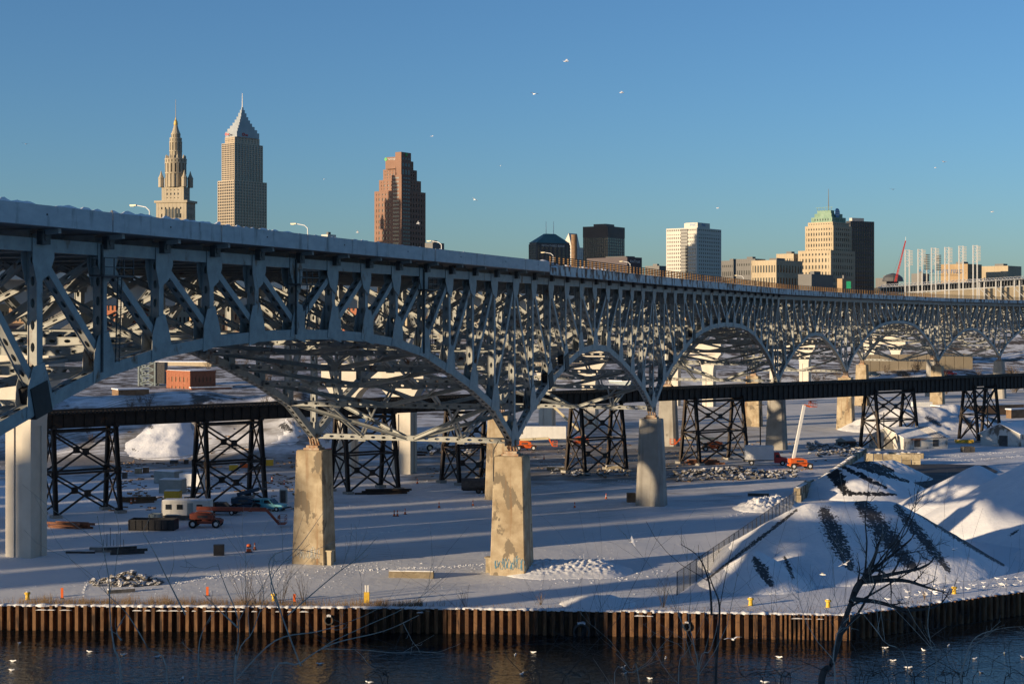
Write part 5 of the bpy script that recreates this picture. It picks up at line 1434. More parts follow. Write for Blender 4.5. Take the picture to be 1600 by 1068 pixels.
# --- brown stepped tower
b = Bld('stepped_brown_tower', 585, 627, 665, 1800, 33, 'brown stepped granite tower with green emblem on top', 'skyscraper'); z = b.z
mat('smoke_glass', (.02, .02, .024), (.035, .034, .036), .05, .2, spec=.6)
b.tier(0, 0, 20, z(297), (8, 24), (9, 24), .58, .5, .7, 'red_granite', 'smoke_glass')
A, B_ = b.L1, b.L2
for f, y0, y1 in ((.09, 297, 279), (.17, 279, 262), (.24, 262, 248)):
    b.tier(A * f, B_ * f, z(y0), z(y1), (6, 3), (7, 3), .58, .5, .6, 'red_granite', 'smoke_glass')
m = MB()
for f in (.0,): 
    b.rect(-1.2, 1.2 + A * .3, -1.2, B_ * .34, 20, z(273), m)
m.build('corner_shaft', 'red_granite', b.t)
for face in (0, 1):
    m = MB()
    for k in range(3):
        for y in range(275, 384, 6):
            zz0, zz1 = z(y + 4), z(y + 1.4)
            if face == 0: a_ = 2.5 + k * (A * .3 - 3) / 3; b.rect(a_, a_ + A * .065, -1.35, -1.2, zz0, zz1, m)
            else: a_ = 1.5 + k * (B_ * .34 - 2) / 3; b.rect(-1.35, -1.2, a_, a_ + B_ * .075, zz0, zz1, m)
    m.build('windows', 'smoke_glass', b.t, kind='stuff')
m = MB(); b.rect(A * .2, A * .68, B_ * .1, B_ * .5, z(262), z(243.5), m); m.build('sign_block', 'red_granite', b.t)
m = MB(); b.rect(A * .02, A * .24, B_ * .02, B_ * .42, z(275), z(237), m); m.build('penthouse', 'red_granite', b.t)
m = MB()
for y0, y1 in ((272, 264), (259, 254), (248.5, 245.5)):
    for k in range(3): b.rect(A * .02 - .15, A * .02, B_ * (.06 + k * .115), B_ * (.13 + k * .115), z(y0), z(y1), m)
m.build('windows', 'smoke_glass', b.t, kind='stuff')
text('sign_lettering', 'huntington', 3.4, b.p(A * .40, B_ * .1 - .15, z(246.5)), -b.u, 'canopy_white', b.t, depth=.15)
for org, dr, nr in ((b.p(A * .02 - .1, B_ * .22, z(240.5)), b.v, -b.u), (b.p(A * .66, B_ * .1 - .1, z(246.5)), -b.u, -b.v)):
    m = MB(); m.prism([V(org) + dr * (2.2 * math.cos(PI / 3 * k)) + UP * (2.2 * math.sin(PI / 3 * k)) for k in range(6)], nr * .4); m.build('hexagon_emblem', 'sign_green', b.t)
# --- green pyramid roof
b = Bld('pyramid_roof_tower', 826, 838, 891, 2200, 58, 'dark office tower with a green pyramid roof and white bank lettering', 'building'); z = b.z
b.tier(0, 0, 20, z(381), (5, 30), (8, 30), .35, .4, .6, 'dark_panel', 'green_glass'); b.solid(.8, .8, z(381), z(378), 'dark_panel', 'sign_band')
A, B_ = b.L1, b.L2
m = MB(); base = [b.p(0, 0, z(379)), b.p(0, B_, z(379)), b.p(A, B_, z(379)), b.p(A, 0, z(379))]; top = [b.p(A * .36, B_ * .36, z(364)), b.p(A * .36, B_ * .64, z(364)), b.p(A * .64, B_ * .64, z(364)), b.p(A * .64, B_ * .36, z(364))]
m.hexa(base + top); m.build('roof', 'green_roof', b.t)
for f in (.4, .62): p = b.p(A * .5, B_ * f, z(365)); m = MB(); m.cyl(p, p + UP * (z(344) - z(365)), .5, .25, 6); m.build('antenna', 'white', b.t)
text('sign_lettering', 'FIFTH THIRD BANK', 4.6, b.p(-.15, B_ * .5, z(383.5)), b.v, 'canopy_white', b.t, depth=.1)
# --- white wedge
b = Bld('white_wedge_tower', 878, 893, 919, 2350, 40, 'pale glass tower with slanted top behind the smokestack', 'building'); z = b.z
mat('white_glass', (.30, .34, .38), (.40, .44, .47), .05, .25, spec=.7)
b.tier(0, 0, 20, z(386), (6, 20), (8, 20), .3, .4, .4, 'white_panel', 'white_glass'); A, B_ = b.L1, b.L2
m = MB(); m.prism([b.p(0, 0, z(386)), b.p(A, 0, z(386)), b.p(A * .3, 0, z(364))], b.v * (B_ * .5)); m.build('slanted_top', 'white_panel', b.t)
# --- smokestack
p = P(897, 400, 900); t = thing('smokestack', (p.x, p.y, 24), 'brown cylindrical smokestack beside the dark green tower', 'smokestack'); 
m = MB(); m.lathe((p.x, p.y, 0), [(1.75, 10), (1.65, CAMZ + (HZ - 369) * 900 / F), (1.75, CAMZ + (HZ - 368) * 900 / F), (1.75, CAMZ + (HZ - 366.5) * 900 / F)], 18); m.build('shaft', 'brown', t, smooth=True)
m = MB(); m.lathe((p.x, p.y, CAMZ + (HZ - 366.4) * 900 / F), [(1.4, 0), (1.3, .02)], 18); m.build('rim', 'dark', t)
# --- dark green glass tower
b = Bld('dark_glass_tower', 911, 950, 976, 1950, 32, 'dark green glass tower with smoky brown top band', 'building'); z = b.z
b.tier(0, 0, 20, z(370), (11, 30), (8, 30), .18, .3, .35, 'dark_panel', 'green_glass'); b.solid(-.2, -.2, z(370), z(353), 'brown_panel' if 'brown_panel' in MAT else mat('brown_panel', (.055, .047, .045), (.075, .065, .06), .05, .6), 'top_band')
b.solid(b.L1 * .25, b.L2 * .25, z(353), z(348.5), 'dark_panel', 'penthouse')
# --- low dark slab with lettering
b = Bld('low_dark_block', 917, 980, 1003, 1700, 45, 'low dark purple block with small white lettering', 'building'); z = b.z
b.solid(0, 0, 20, z(401.5), 'purple_panel', 'block'); text('sign_lettering', 'AmTrust', 4.6, b.p(-.1, b.L2 * .52, z(408)), b.v, 'canopy_white', b.t, depth=.1)
m = MB(); b.rect(b.L1 * .1, b.L1 * .6, b.L2 * .2, b.L2 * .8, z(401.5), z(399.5), m); m.build('roof_plant', 'dark_panel', b.t)
# --- white grid tower
b = Bld('white_grid_tower', 1041, 1089, 1127, 2064, 37, 'white grid office tower with a dark recessed strip on its left face', 'building'); z = b.z
b.tier(0, 0, 20, z(362), (16, 24), (13, 24), .5, .5, .5, 'white_panel'); b.tier(0, 0, z(362), z(355.5), (16, 1), (13, 1), .4, .3, .5, 'white_panel')
A, B_ = b.L1, b.L2
m = MB(); b.rect(A * .28, A * .56, A * .25, B_ * .7, z(355.5), z(347), m); b.rect(A * .02, A * .40, B_ * .05, B_ * .55, z(355.5), z(347.2), m); m.build('penthouse', 'white_panel', b.t)
m = MB(); b.rect(A * .30, A * .52, -.35, -.05, 20, z(357), m); ds = m.build('dark_strip', 'dark_panel', b.t)
m = MB()
for y in range(360, 460, 5): b.rect(A * .305, A * .515, -.5, -.35, z(y + 2.4), z(y), m)
m.build('strip_windows', 'tower_glass', ds)
text('sign_lettering', 'PNC', 5.2, b.p(A * .02 - .1, B_ * .3, z(351)), b.v, 'sign_blue', b.t, depth=.1); text('sign_lettering', 'PNC', 5.2, b.p(A * .16, B_ * .05 - .1, z(351)), -b.u, 'sign_blue', b.t, depth=.1)
# --- low dark buildings behind
def simple(name, xl, xc, xr, yt, Y, al, wall, label, nL=None, nR=None, pf=.5, sf=.5, glass='glass'):
    b = Bld(name, xl, xc, xr, Y, al, label, 'building'); zz = b.z(yt); g = 12
    if nL: b.tier(0, 0, g, zz, nL, nR, pf, sf, .5, wall, glass)
    else: b.solid(0, 0, g, zz, wall, 'wall')
    m = MB(); b.rect(b.L1 * .3, b.L1 * .6, b.L2 * .3, b.L2 * .6, zz, zz + 2.5, m); m.build('roof_plant', 'dark_panel', b.t)
    return b
simple('dark_block', 1008, 1030, 1041, 415, 1900, 35, 'dark_panel', 'low dark roof left of the white grid tower', (8, 6), (4, 6))
simple('dark_block', 1127, 1146, 1164, 407, 1900, 40, 'dark_panel', 'grey block right of the white grid tower', (6, 8), (6, 8))
simple('dark_block', 1150, 1180, 1196, 404, 1700, 40, 'dark_panel', 'stepped dark block left of the cream building', (8, 8), (5, 8))
simple('cream_office', 1174, 1213, 1254, 406, 1500, 40, 'cream_stone', 'cream stone office block with tall dark windows and cornice', (9, 5), (9, 5), .45, .35)
simple('cream_annex', 1213, 1240, 1256, 396, 1650, 40, 'cream_stone', 'taller cream block behind the cream office', (7, 8), (5, 8), .5, .5)
simple('grey_rooftop', 1247, 1268, 1302, 428, 1200, 40, 'dark_panel', 'low grey rooftop in front of the stone tower')
simple('tan_hut', 1308, 1316, 1332, 435, 1150, 40, 'tan', 'small tan rooftop hut in front of the stone tower')
simple('grey_rooftop', 664, 676, 694, 379, 1500, 35, 'dark_panel', 'low grey rooftop right of the brown tower')
simple('white_rooftop', 502, 512, 525, 366, 1500, 35, 'white_panel', 'small white rooftop between the glass and brown towers')
# --- stepped stone tower with green copper top
b = Bld('copper_topped_tower', 1258, 1302, 1331, 1600, 42, 'tan stone tower with green copper crown and blue globe emblem', 'skyscraper'); z = b.z
A, B_ = b.L1, b.L2
b.tier(0, 0, 15, z(352), (11, 19), (9, 19), .55, .45, .6, 'cream_stone'); b.tier(A * .06, B_ * .06, z(352), z(346), (10, 1), (8, 1), .5, .4, .5, 'cream_stone')
b.tier(-A * .08, -B_ * .25, 15, z(391), (10, 12), (11, 12), .58, .45, .6, 'cream_stone', b1=B_ * 1.05)
b.tier(A * .13, B_ * .13, z(346), z(338), (8, 1), (7, 1), .6, .3, .4, 'copper'); b.solid(A * .2, B_ * .2, z(338), z(332), 'copper', 'crown_step'); b.solid(A * .26, B_ * .26, z(332), z(327), 'copper', 'crown_step')
for f in (.1, .3, .5, .7, .9):
    m = MB(); p = b.p(A * f, B_ * .1, z(352)); m.cyl(p, p + UP * 3.5, .9, .2, 6); m.build('finial', 'cream_stone', b.t)
m = MB(); c = b.p(A * .18, B_ * .45, z(331)); m.cyl(c, c - b.u * 1.0 - b.v * .0, 4.8, n=20); m.build('globe_emblem', 'sign_blue', b.t)
for k in (-1, 0, 1): m = MB(); m.box(c - b.u * 1.05 + UP * (k * 2.0), b.v * (4.2 - abs(k) * 1.2), UP * .45, b.u * .1); m.build('emblem_stripe', 'canopy_white', b.t)
m = MB(); p = b.p(A * .5, B_ * .5, z(327)); m.cyl(p, p + UP * (z(292) - z(327)), .5, .2, 6); m.build('mast', 'limestone_dark', b.t)
m = MB()
for k in range(6): q = b.p(A * (.2 + .1 * k), B_ * .2, z(327)); m.bar(q, q + UP * 3, .4, .4, up=(1, 0, 0))
m.bar(b.p(A * .15, B_ * .2, z(327) + 3), b.p(A * .75, B_ * .2, z(327) + 3), .4, .3); m.build('roof_frame', 'copper', b.t)
b = Bld('dark_slab_tower', 1322, 1329, 1366, 1680, 62, 'dark grey slab tower right of the stone tower', 'skyscraper'); z = b.z
b.tier(0, 0, 15, z(345), (8, 24), (10, 24), .25, .42, .4, 'dark_panel', 'smoke_glass'); m = MB(); b.rect(b.L1 * .2, b.L1 * .8, b.L2 * .1, b.L2 * .6, z(345), z(340), m); m.build('penthouse', 'white_panel', b.t)
# --- stadium
SY = 1250
st = thing('stadium', tuple(P(1500, 465, SY)), 'white steel stadium stands with open canopy at the far right', 'stadium')
def S(x, y, dy=0): return P(x, y, SY + dy)
m = MB(); m.prism([S(1370, 462), S(1610, 446), S(1660, 442), S(1660, 480), S(1370, 480)], V((0, 60, 0))); m.build('lower_stand', 'cream_stone', st)
m = MB(); m.prism([S(1375, 449, 10), S(1660, 432, 10), S(1660, 443, 10), S(1375, 458, 10)], V((0, 20, 0))); m.build('window_band', 'smoke_glass', st)
m = MB()
for k in range(60): x = 1376 + k * 4.6; y0, y1 = 458 - k * .256, 449 - k * .29; m.bar(S(x, y0 + 1, 8), S(x, y1, 8), .35, .35, up=(1, 0, 0))
m.bar(S(1372, 459, 7), S(1660, 443, 7), .5, 1.0); m.bar(S(1372, 449, 7), S(1660, 432, 7), .5, 1.0); m.build('mullion', 'canopy_white', st, kind='stuff')
m = MB()
for k in range(48):
    x = 1376 + k * 5.8; y = 448 - k * .34; a, b_ = S(x, y, -6), S(x + 5.8, y - .34, -6); c_, d_ = S(x + 2.9, y - 3.6, 14), S(x + 8.7, y - 3.9, 14)
    m.bar(a, b_, .3, .3); m.bar(c_, d_, .3, .3); m.bar(a, c_, .3, .3); m.bar(c_, b_, .3, .3)
m.build('canopy_truss', 'canopy_white', st, kind='stuff')
for x in (1530, 1556, 1585):
    m = MB(); m.bar(S(x, 475, -4), S(x, 436, -4), .8, .8, up=(1, 0, 0)); m.bar(S(x + 8, 475, -4), S(x + 8, 438, -4), .8, .8, up=(1, 0, 0)); m.bar(S(x, 450, -4), S(x + 22, 470, -4), .5, .5); m.build('support_frame', 'canopy_white', st)
for k, (x, yt, lb) in enumerate(((1419, 390, 'first'), (1439, 389, 'second'), (1460, 387, 'third'), (1481, 386, 'fourth'), (1503, 384, 'fifth'), (1525, 383, 'sixth'))):
    p = P(x, 470, 1180); t = thing('light_tower', (p.x, p.y, hgt(p.x, p.y)), lb + ' tall white stadium light tower counted from the left', 'light tower', 'stadium light towers in a row')
    zt_ = CAMZ + (HZ - yt) * 1180 / F; zg = hgt(p.x, p.y)
    for s in (-2.2, 0.9): m = MB(); m.bar(V((p.x + s, p.y, zg)), V((p.x + s, p.y, zt_)), .75, .75, up=(1, 0, 0)); m.build('mast', 'canopy_white', t)
    m = MB()
    for q in range(10): zz = zt_ - 1 - q * 1.15; m.bar(V((p.x + 1.5, p.y - .3, zz)), V((p.x + 3.4, p.y - .3, zz)), .5, .55)
    m.build('floodlight_bank', 'white_panel', t)
    m = MB()
    for q in range(4): m.bar(V((p.x - 2.2, p.y, zt_ - .5 - q * 4)), V((p.x + 1.2, p.y, zt_ - .5 - q * 4)), .5, .5)
    for q in range(3): m.bar(V((p.x - 2.2, p.y, zt_ - .5 - q * 4)), V((p.x + 1, p.y, zt_ - 4.5 - q * 4)), .3, .3)
    m.build('cross_bar', 'canopy_white', t)
for x, yt, lb in ((1448, 398, 'short grey light tower behind the second light tower'), (1466, 399, 'short dark light tower behind the third light tower')):
    p = P(x, 470, 1400); t = thing('light_tower', (p.x, p.y, hgt(p.x, p.y)), lb, 'light tower', 'rear stadium light towers'); zt_ = CAMZ + (HZ - yt) * 1400 / F
    m = MB(); m.bar(V((p.x, p.y, 20)), V((p.x, p.y, zt_)), .8, .8, up=(1, 0, 0)); m.build('mast', 'white_panel', t)
    m = MB()
    for q in range(9): m.bar(V((p.x - 2.5, p.y - .5, zt_ - q * 1.6)), V((p.x + 2.5, p.y - .5, zt_ - q * 1.6)), .6, .8)
    m.build('floodlight_bank', 'machine', t)
# stadium sign and scoreboard building, tan buildings
b = simple('tan_warehouse', 1470, 1512, 1534, 412, 1550, 40, 'tan', 'tan brick warehouse behind the stadium lights', (9, 5), (6, 5), .6, .6)
simple('grey_garage', 1530, 1575, 1596, 415, 1600, 42, 'cream_stone', 'grey parking building behind the stadium at far right', (8, 3), (5, 3), .6, .5)
simple('dark_block', 1424, 1440, 1452, 427, 1500, 40, 'dark_panel', 'low black block behind the stadium lights')
b = simple('dark_dome_building', 1368, 1385, 1404, 434, 1500, 40, 'dark_panel', 'low dark building left of the stadium', (6, 3), (5, 3))
p = P(1395, 436, 1450); m = MB(); m.lathe(p - UP * 2, [(10, 0), (9, 3.5), (6, 6), (1, 7.5)], 14); m.build('dome', 'dark_panel', b.t)
t = thing('stadium_sign', tuple(P(1475, 420, 1420)), 'blue letter sign standing behind the stadium light towers', 'sign')
m = MB(); m.bar(P(1442, 430, 1425), P(1500, 430, 1425), .4, .4); m.build('frame', 'machine', t)
text('sign_lettering', 'PROGRESSIVE FIELD', 4.6, P(1470, 424, 1420), (1, 0, 0), 'sign_blue', t, depth=.1)
# red crane
t = thing('lattice_crane', tuple(P(1390, 440, 1400)), 'red lattice crane boom rising left of the stadium lights', 'crane')
a, b_ = P(1399, 440, 1400), P(1415, 376, 1400)
m = MB()
for o_ in (V((-.8, 0, 0)), V((.8, 0, 0)), V((0, 1.2, 0))): m.bar(a + o_, b_ + o_ * .4, .35, .35)
for k in range(14): f0, f1 = k / 14, (k + 1) / 14; m.bar(a + (b_ - a) * f0 + V((-.8, 0, 0)) * (1 - .6 * f0), a + (b_ - a) * f1 + V((.8, 0, 0)) * (1 - .6 * f1), .22, .22)
m.build('boom', 'red', t); m = MB(); m.bar(b_, P(1415, 370, 1400), .3, .3, up=(1, 0, 0)); m.build('tip', 'white', t); m = MB(); m.bar(P(1391, 440, 1404), b_, .12, .12); m.build('guy_line', 'machine', t)
# green highway sign on the bridge
t = thing('highway_sign', tuple(P(1326, 452, 560)), 'small green highway sign above the bridge railing', 'sign'); p = P(1326, 445, 560)
m = MB(); m.box(p, (.8, 0, 0), (0, .05, 0), (0, 0, 1.3)); m.build('panel', 'highway_green', t)
for s in (-.5, .5): m = MB(); m.bar(p + V((s, .1, -4)), p + V((s, .1, 1.2)), .12, .12, up=(1, 0, 0)); m.build('post', 'machine', t)
# ------------------------------------------------------------------ middle distance
b = Bld('brick_building', 260, 297, 337, 590, 45, 'red brick factory building with snowy flat roof behind the trestle', 'building'); z = b.z
b.tier(0, 0, -1, z(582), (6, 2), (7, 2), .62, .4, .25, 'brick', 'brown'); b.solid(-.15, -.15, z(582), z(579.5), 'brick', 'parapet'); b.solid(.2, .2, z(579.5), z(579), 'snow', 'roof')
b = Bld('brick_annex', 297, 299, 362, 585, 62, 'low brick annex with snowy roof right of the brick factory', 'building'); b.tier(0, 0, -1, b.z(606), (3, 1), (12, 1), .4, .25, .25, 'brick', 'tan'); b.solid(-.3, -.3, b.z(606), b.z(604.5), 'snow', 'roof')
flat_bldg('beige_warehouse', 235, 330, 350, 575, 566, 14, 'cream_stone', 'long beige warehouse behind the brick factory', cols=14, Y=760)
flat_bldg('beige_hall', 245, 315, 335, 566, 552, 16, 'cream_stone', 'taller beige hall far behind the brick factory', cols=9, Y=880)
flat_bldg('brown_shed', 175, 185, 233, 624, 609, 60, 'brown', 'low brown shed left of the brick factory', Y=520)
flat_bldg('dark_warehouse', 1455, 1469, 1600, 651, 635, 66, 'brown', 'dark warehouse with broad snowy roof beyond the trestle at right', Y=455)
flat_bldg('dark_warehouse', 1572, 1580, 1640, 652, 640, 60, 'brown', 'small dark shed right of the dark warehouse', Y=448)
for xl, xc, xr, yb, yt, Y, wl, lb in ((640, 668, 720, 608, 590, 640, 'brown', 'brown industrial hall seen through the arch bracing'), (735, 752, 800, 606, 588, 660, 'brick', 'brick hall seen behind the middle of the truss'), (560, 590, 625, 590, 572, 720, 'cream_stone', 'pale industrial hall behind the arch'),
                                      (952, 985, 1030, 610, 596, 620, 'greygreen', 'grey flat warehouse seen through the second arch'), (1050, 1075, 1100, 592, 580, 690, 'tan', 'tan building seen through the third arch'),
                                      (430, 455, 480, 590, 573, 720, 'brick', 'brick building seen below the left arch')):
    flat_bldg('industrial_hall', xl, xc, xr, yb, yt, 40, wl, lb, cols=8, Y=Y)
# lift bridge tower
p = P(232, 612, 620); t = thing('lift_bridge_tower', (p.x, p.y, 0), 'dark green lattice lift bridge tower behind the trestle at left', 'tower')
m = MB(); hh = CAMZ - (566 - HZ) * 620 / F
cs = [V((p.x + x, p.y + y, 0)) for x in (-3.2, 3.2) for y in (-3, 3)]
for c_ in cs: m.bar(c_ - UP, c_ + UP * hh, .6, .6, up=(1, 0, 0))
m.build('leg', 'greygreen', t); m = MB()
for k in range(4):
    z0, z1 = hh * k / 4, hh * (k + 1) / 4
    for i_, j_ in ((0, 2), (1, 3), (0, 1), (2, 3)): m.bar(cs[i_] + UP * z0, cs[j_] + UP * z1, .35, .35); m.bar(cs[j_] + UP * z0, cs[i_] + UP * z1, .35, .35); m.bar(cs[i_] + UP * z1, cs[j_] + UP * z1, .35, .35)
m.build('lattice', 'greygreen', t); m = MB(); m.aa(p.x + 1, p.x + 7, p.y - 3, p.y + 3, hh * .25, hh * 1.0); m.build('counterweight', 'machine', t)
# retaining wall and parked cars on the far bank
zz = 7.0
a, b_ = P(1345, 578, 655), P(1520, 580, 668)
t = thing('retaining_wall', (a.x, a.y, hgt(a.x, a.y)), 'cream retaining wall on the far bank behind the right arches', 'wall')
L = (b_ - a).length; d = (b_ - a) / L; n = 12
for k in range(n):
    m = MB(); A, B = a + d * (L * k / n + .1), a + d * (L * (k + 1) / n - .1); g = min(hgt(A.x, A.y), hgt(B.x, B.y)) - 1
    m.hexa([V((q.x, q.y + dy, zz_)) for zz_ in (g, 13.2) for q, dy in ((A, 0), (B, 0), (B, 1.0), (A, 1.0))]); m.build('wall_panel', 'cream_stone', t)
for x, mt, lb in ((1412, 'machine', 'dark car parked before the far retaining wall'), (1484, 'red', 'red car parked near the far retaining wall'), (1366, 'navy', 'dark blue car parked at the left end of the far wall')):
    p = P(x, 582, 640); pickup((p.x, p.y, hgt(p.x, p.y)), R(15), mt, lb, cap=True, name='parked_car', cat='car')

# city blocks on the far plateau, glimpsed through the truss
r = random.Random(31)
ORD = ['leftmost', 'second', 'third', 'fourth', 'fifth', 'sixth', 'seventh', 'eighth', 'ninth', 'tenth', 'eleventh', 'twelfth', 'thirteenth', 'fourteenth', 'fifteenth', 'sixteenth', 'seventeenth', 'eighteenth', 'nineteenth']
for k in range(19):
    x = -70 + k * 74
    par = 318 + .1012 * x if x < 830 else 402 + .08 * (x - 845)
    yt = min(par + r.uniform(50, 85), 486); Y = r.uniform(1000, 1150); cl = ('tan', 'brown', 'dark_panel', 'brick', 'cream_stone')[k % 5]
    b = Bld('city_block', x - 4, x + 40, x + 84, Y, 42, ORD[k] + ' city block from the left glimpsed through the bridge truss', 'building', 'city blocks behind the bridge')
    b.tier(0, 0, 5, b.z(yt), (7, 8), (7, 8), .5, .45, .4, cl)
# ------------------------------------------------------------------ bare shrubs and trees
def path_r(p, d, L, r, n, wob, up=.0):
    pts = [p.copy()]; d = d.normalized()
    for i in range(n):
        d = (d + V((r.uniform(-wob, wob), r.uniform(-wob, wob), r.uniform(-wob, wob) + up))).normalized(); pts.append(pts[-1] + d * (L / n))
    return pts
def grow(m, pts, r0, r1, depth, r, dens=1.0, spread=.8, fl=.45, up=.06, wob=.22):
    n = len(pts); rs = [r0 + (r1 - r0) * i / (n - 1) for i in range(n)]
    m.tube(pts, rs, 4 if r0 < .03 else 6)
    if depth == 0: return
    L = sum((pts[i + 1] - pts[i]).length for i in range(n - 1))
    k = max(2, int((3 + 3 * r.random()) * dens))
    for q in range(k):
        f = r.uniform(.22, .97); i = min(int(f * (n - 1)), n - 2); p = pts[i] + (pts[i + 1] - pts[i]) * (f * (n - 1) - i)
        t = (pts[i + 1] - pts[i]).normalized(); s = t.orthogonal().normalized(); s = (s * math.cos(q * 2.4 + r.random()) + t.cross(s) * math.sin(q * 2.4 + r.random()))
        d = (t + s * spread * r.uniform(.6, 1.3)); l = L * fl * r.uniform(.5, 1.15) * (1.1 - .5 * f)
        grow(m, path_r(p, d, l, r, 5, wob, up), max(rs[i] * .55, r1), r1 * .7, depth - 1, r, dens, spread, fl, up, wob)
def bank(y): return 27.2 - .30 * y - 1.2
def fore(stems, Y, r0, mt, label, seed, depth=2, dens=1.0, name='bare_shrub', cat='shrub', spread=.8, fl=.42, r1=None):
    r = random.Random(seed); x0, y0 = stems[0][0]; b = P(x0, y0, Y); b.z = bank(Y) - .2
    t = thing(name, tuple(b), label, cat, 'bare shrubs on the near bluff')
    for k, st in enumerate(stems):
        base = P(st[0][0], st[0][1], Y)
        ctrl = [V((base.x * .6 + b.x * .4 , Y, b.z))] if k == 0 or st[0][1] > 1060 else []
        ctrl += [P(x, y, Y + r.uniform(-.4, .4) * (i > 0)) for i, (x, y) in enumerate(st)]
        pts = []
        for i in range(len(ctrl) - 1):           # smooth the control polygon
            p0 = ctrl[max(i - 1, 0)]; p1, p2 = ctrl[i], ctrl[i + 1]; p3 = ctrl[min(i + 2, len(ctrl) - 1)]
            for q in range(5):
                u = q / 5; pts.append(.5 * ((2 * p1) + (p2 - p0) * u + (2 * p0 - 5 * p1 + 4 * p2 - p3) * u * u + (3 * p1 - p0 - 3 * p2 + p3) * u ** 3))
        pts.append(ctrl[-1])
        m = MB(); rr = r0 * (1 if k == 0 else .7)
        grow(m, pts, rr, r1 or rr * .22, depth, r, dens, spread, fl)
        m.build('branch', mt, t, smooth=True)
fore([[(1282, 1085), (1300, 1035), (1320, 968), (1342, 916), (1372, 884), (1404, 858), (1426, 838), (1424, 822)], [(1336, 925), (1362, 880), (1372, 852), (1379, 830)], [(1350, 905), (1396, 896), (1446, 884), (1462, 866)], [(1348, 908), (1410, 906), (1452, 918), (1482, 926)],
      [(1330, 935), (1372, 940), (1420, 952), (1466, 945), (1484, 920)], [(1330, 940), (1340, 912), (1366, 890), (1390, 905), (1392, 945)]], 44, .115, 'bark_dark', 'dark leaning bare tree in front of the big gravel pile', 5, 3, 1.25, 'bare_tree', 'tree', .75, .36, .007)
fore([[(1118, 1085), (1122, 1000), (1124, 945), (1114, 915), (1105, 890)], [(1112, 960), (1108, 910), (1092, 870), (1064, 850)]], 40, .045, 'bark_dark', 'two thin dark sticks rising beside the chain link fence', 6, 1, .5)
fore([[(190, 1085), (178, 1010), (172, 960), (170, 905), (160, 850), (152, 805)], [(262, 1075), (230, 1010), (196, 955), (166, 925), (152, 890)], [(190, 1000), (182, 985), (196, 960)], [(290, 960), (262, 905), (240, 860), (222, 830)]], 30, 0.0259, 'bark_pale', 'tall pale bare stems at the left over the river', 7, 1, .8)
fore([[(366, 1085), (372, 1000), (370, 960), (352, 915), (340, 880)], [(366, 1070), (395, 985), (412, 930), (402, 890)], [(372, 980), (340, 950), (318, 928)], [(370, 1060), (430, 1000), (500, 985), (560, 965), (600, 945)], [(310, 1060), (312, 1000), (330, 960)]], 28, 0.0245, 'bark_pale', 'pale bare shrub in front of the left pier', 8, 2, .8)
fore([[(420, 1085), (470, 1035), (520, 1005), (600, 985), (655, 960)], [(470, 1040), (440, 960), (424, 905), (470, 850), (505, 800)], [(440, 960), (420, 880), (455, 858), (503, 866)], [(450, 960), (520, 900), (560, 870), (590, 838)]], 26, 0.0216, 'bark_pale', 'pale bare shrub with arching twigs right of the left pier', 9, 2, .8)
fore([[(1092, 1085), (1085, 1010), (1076, 970), (1080, 930)], [(1090, 1070), (1110, 1015), (1120, 980), (1122, 955)], [(1060, 1075), (1070, 1020), (1064, 975)], [(960, 1080), (990, 1050), (1030, 1030)], [(1000, 1075), (985, 1045), (962, 1020)]], 30, 0.0216, 'bark_pale', 'pale bare shrub over the river below the fence', 10, 2, .8)
fore([[(1305, 1085), (1302, 1030), (1310, 985), (1330, 960)], [(1460, 1075), (1455, 1010), (1450, 965), (1466, 870), (1470, 838)], [(1420, 1075), (1380, 1000), (1350, 960), (1330, 935)], [(1500, 1060), (1520, 1000), (1560, 982), (1598, 978)]], 27, 0.0202, 'bark_pale', 'pale twiggy stems in front of the dark leaning tree', 11, 2, .9)
for k, (x, Y, lb) in enumerate(((880, 33, 'low dark thicket at the bottom middle of the river view'), (1000, 36, 'low dark thicket at the bottom right of the middle'), (1180, 34, 'low dark thicket left of the leaning tree foot'), (1340, 32, 'dense dark thicket around the leaning tree foot'), (1440, 35, 'dark thicket right of the leaning tree foot'), (1530, 33, 'dark thicket near the bottom right corner'), (560, 33, 'faint dark thicket at the bottom left of the middle'))):
    r = random.Random(40 + k); st = []
    for q in range(7 if k != 6 else 4):
        xx = x + r.uniform(-60, 60); st.append([(xx, 1085), (xx + r.uniform(-40, 40), 1055), (xx + r.uniform(-80, 80), 1020 + r.uniform(-25, 25)), (xx + r.uniform(-110, 110), 1000 + r.uniform(-40, 30))])
    fore(st, Y, .016, 'bark_dark', lb, 60 + k, 2, .8, fl=.5)
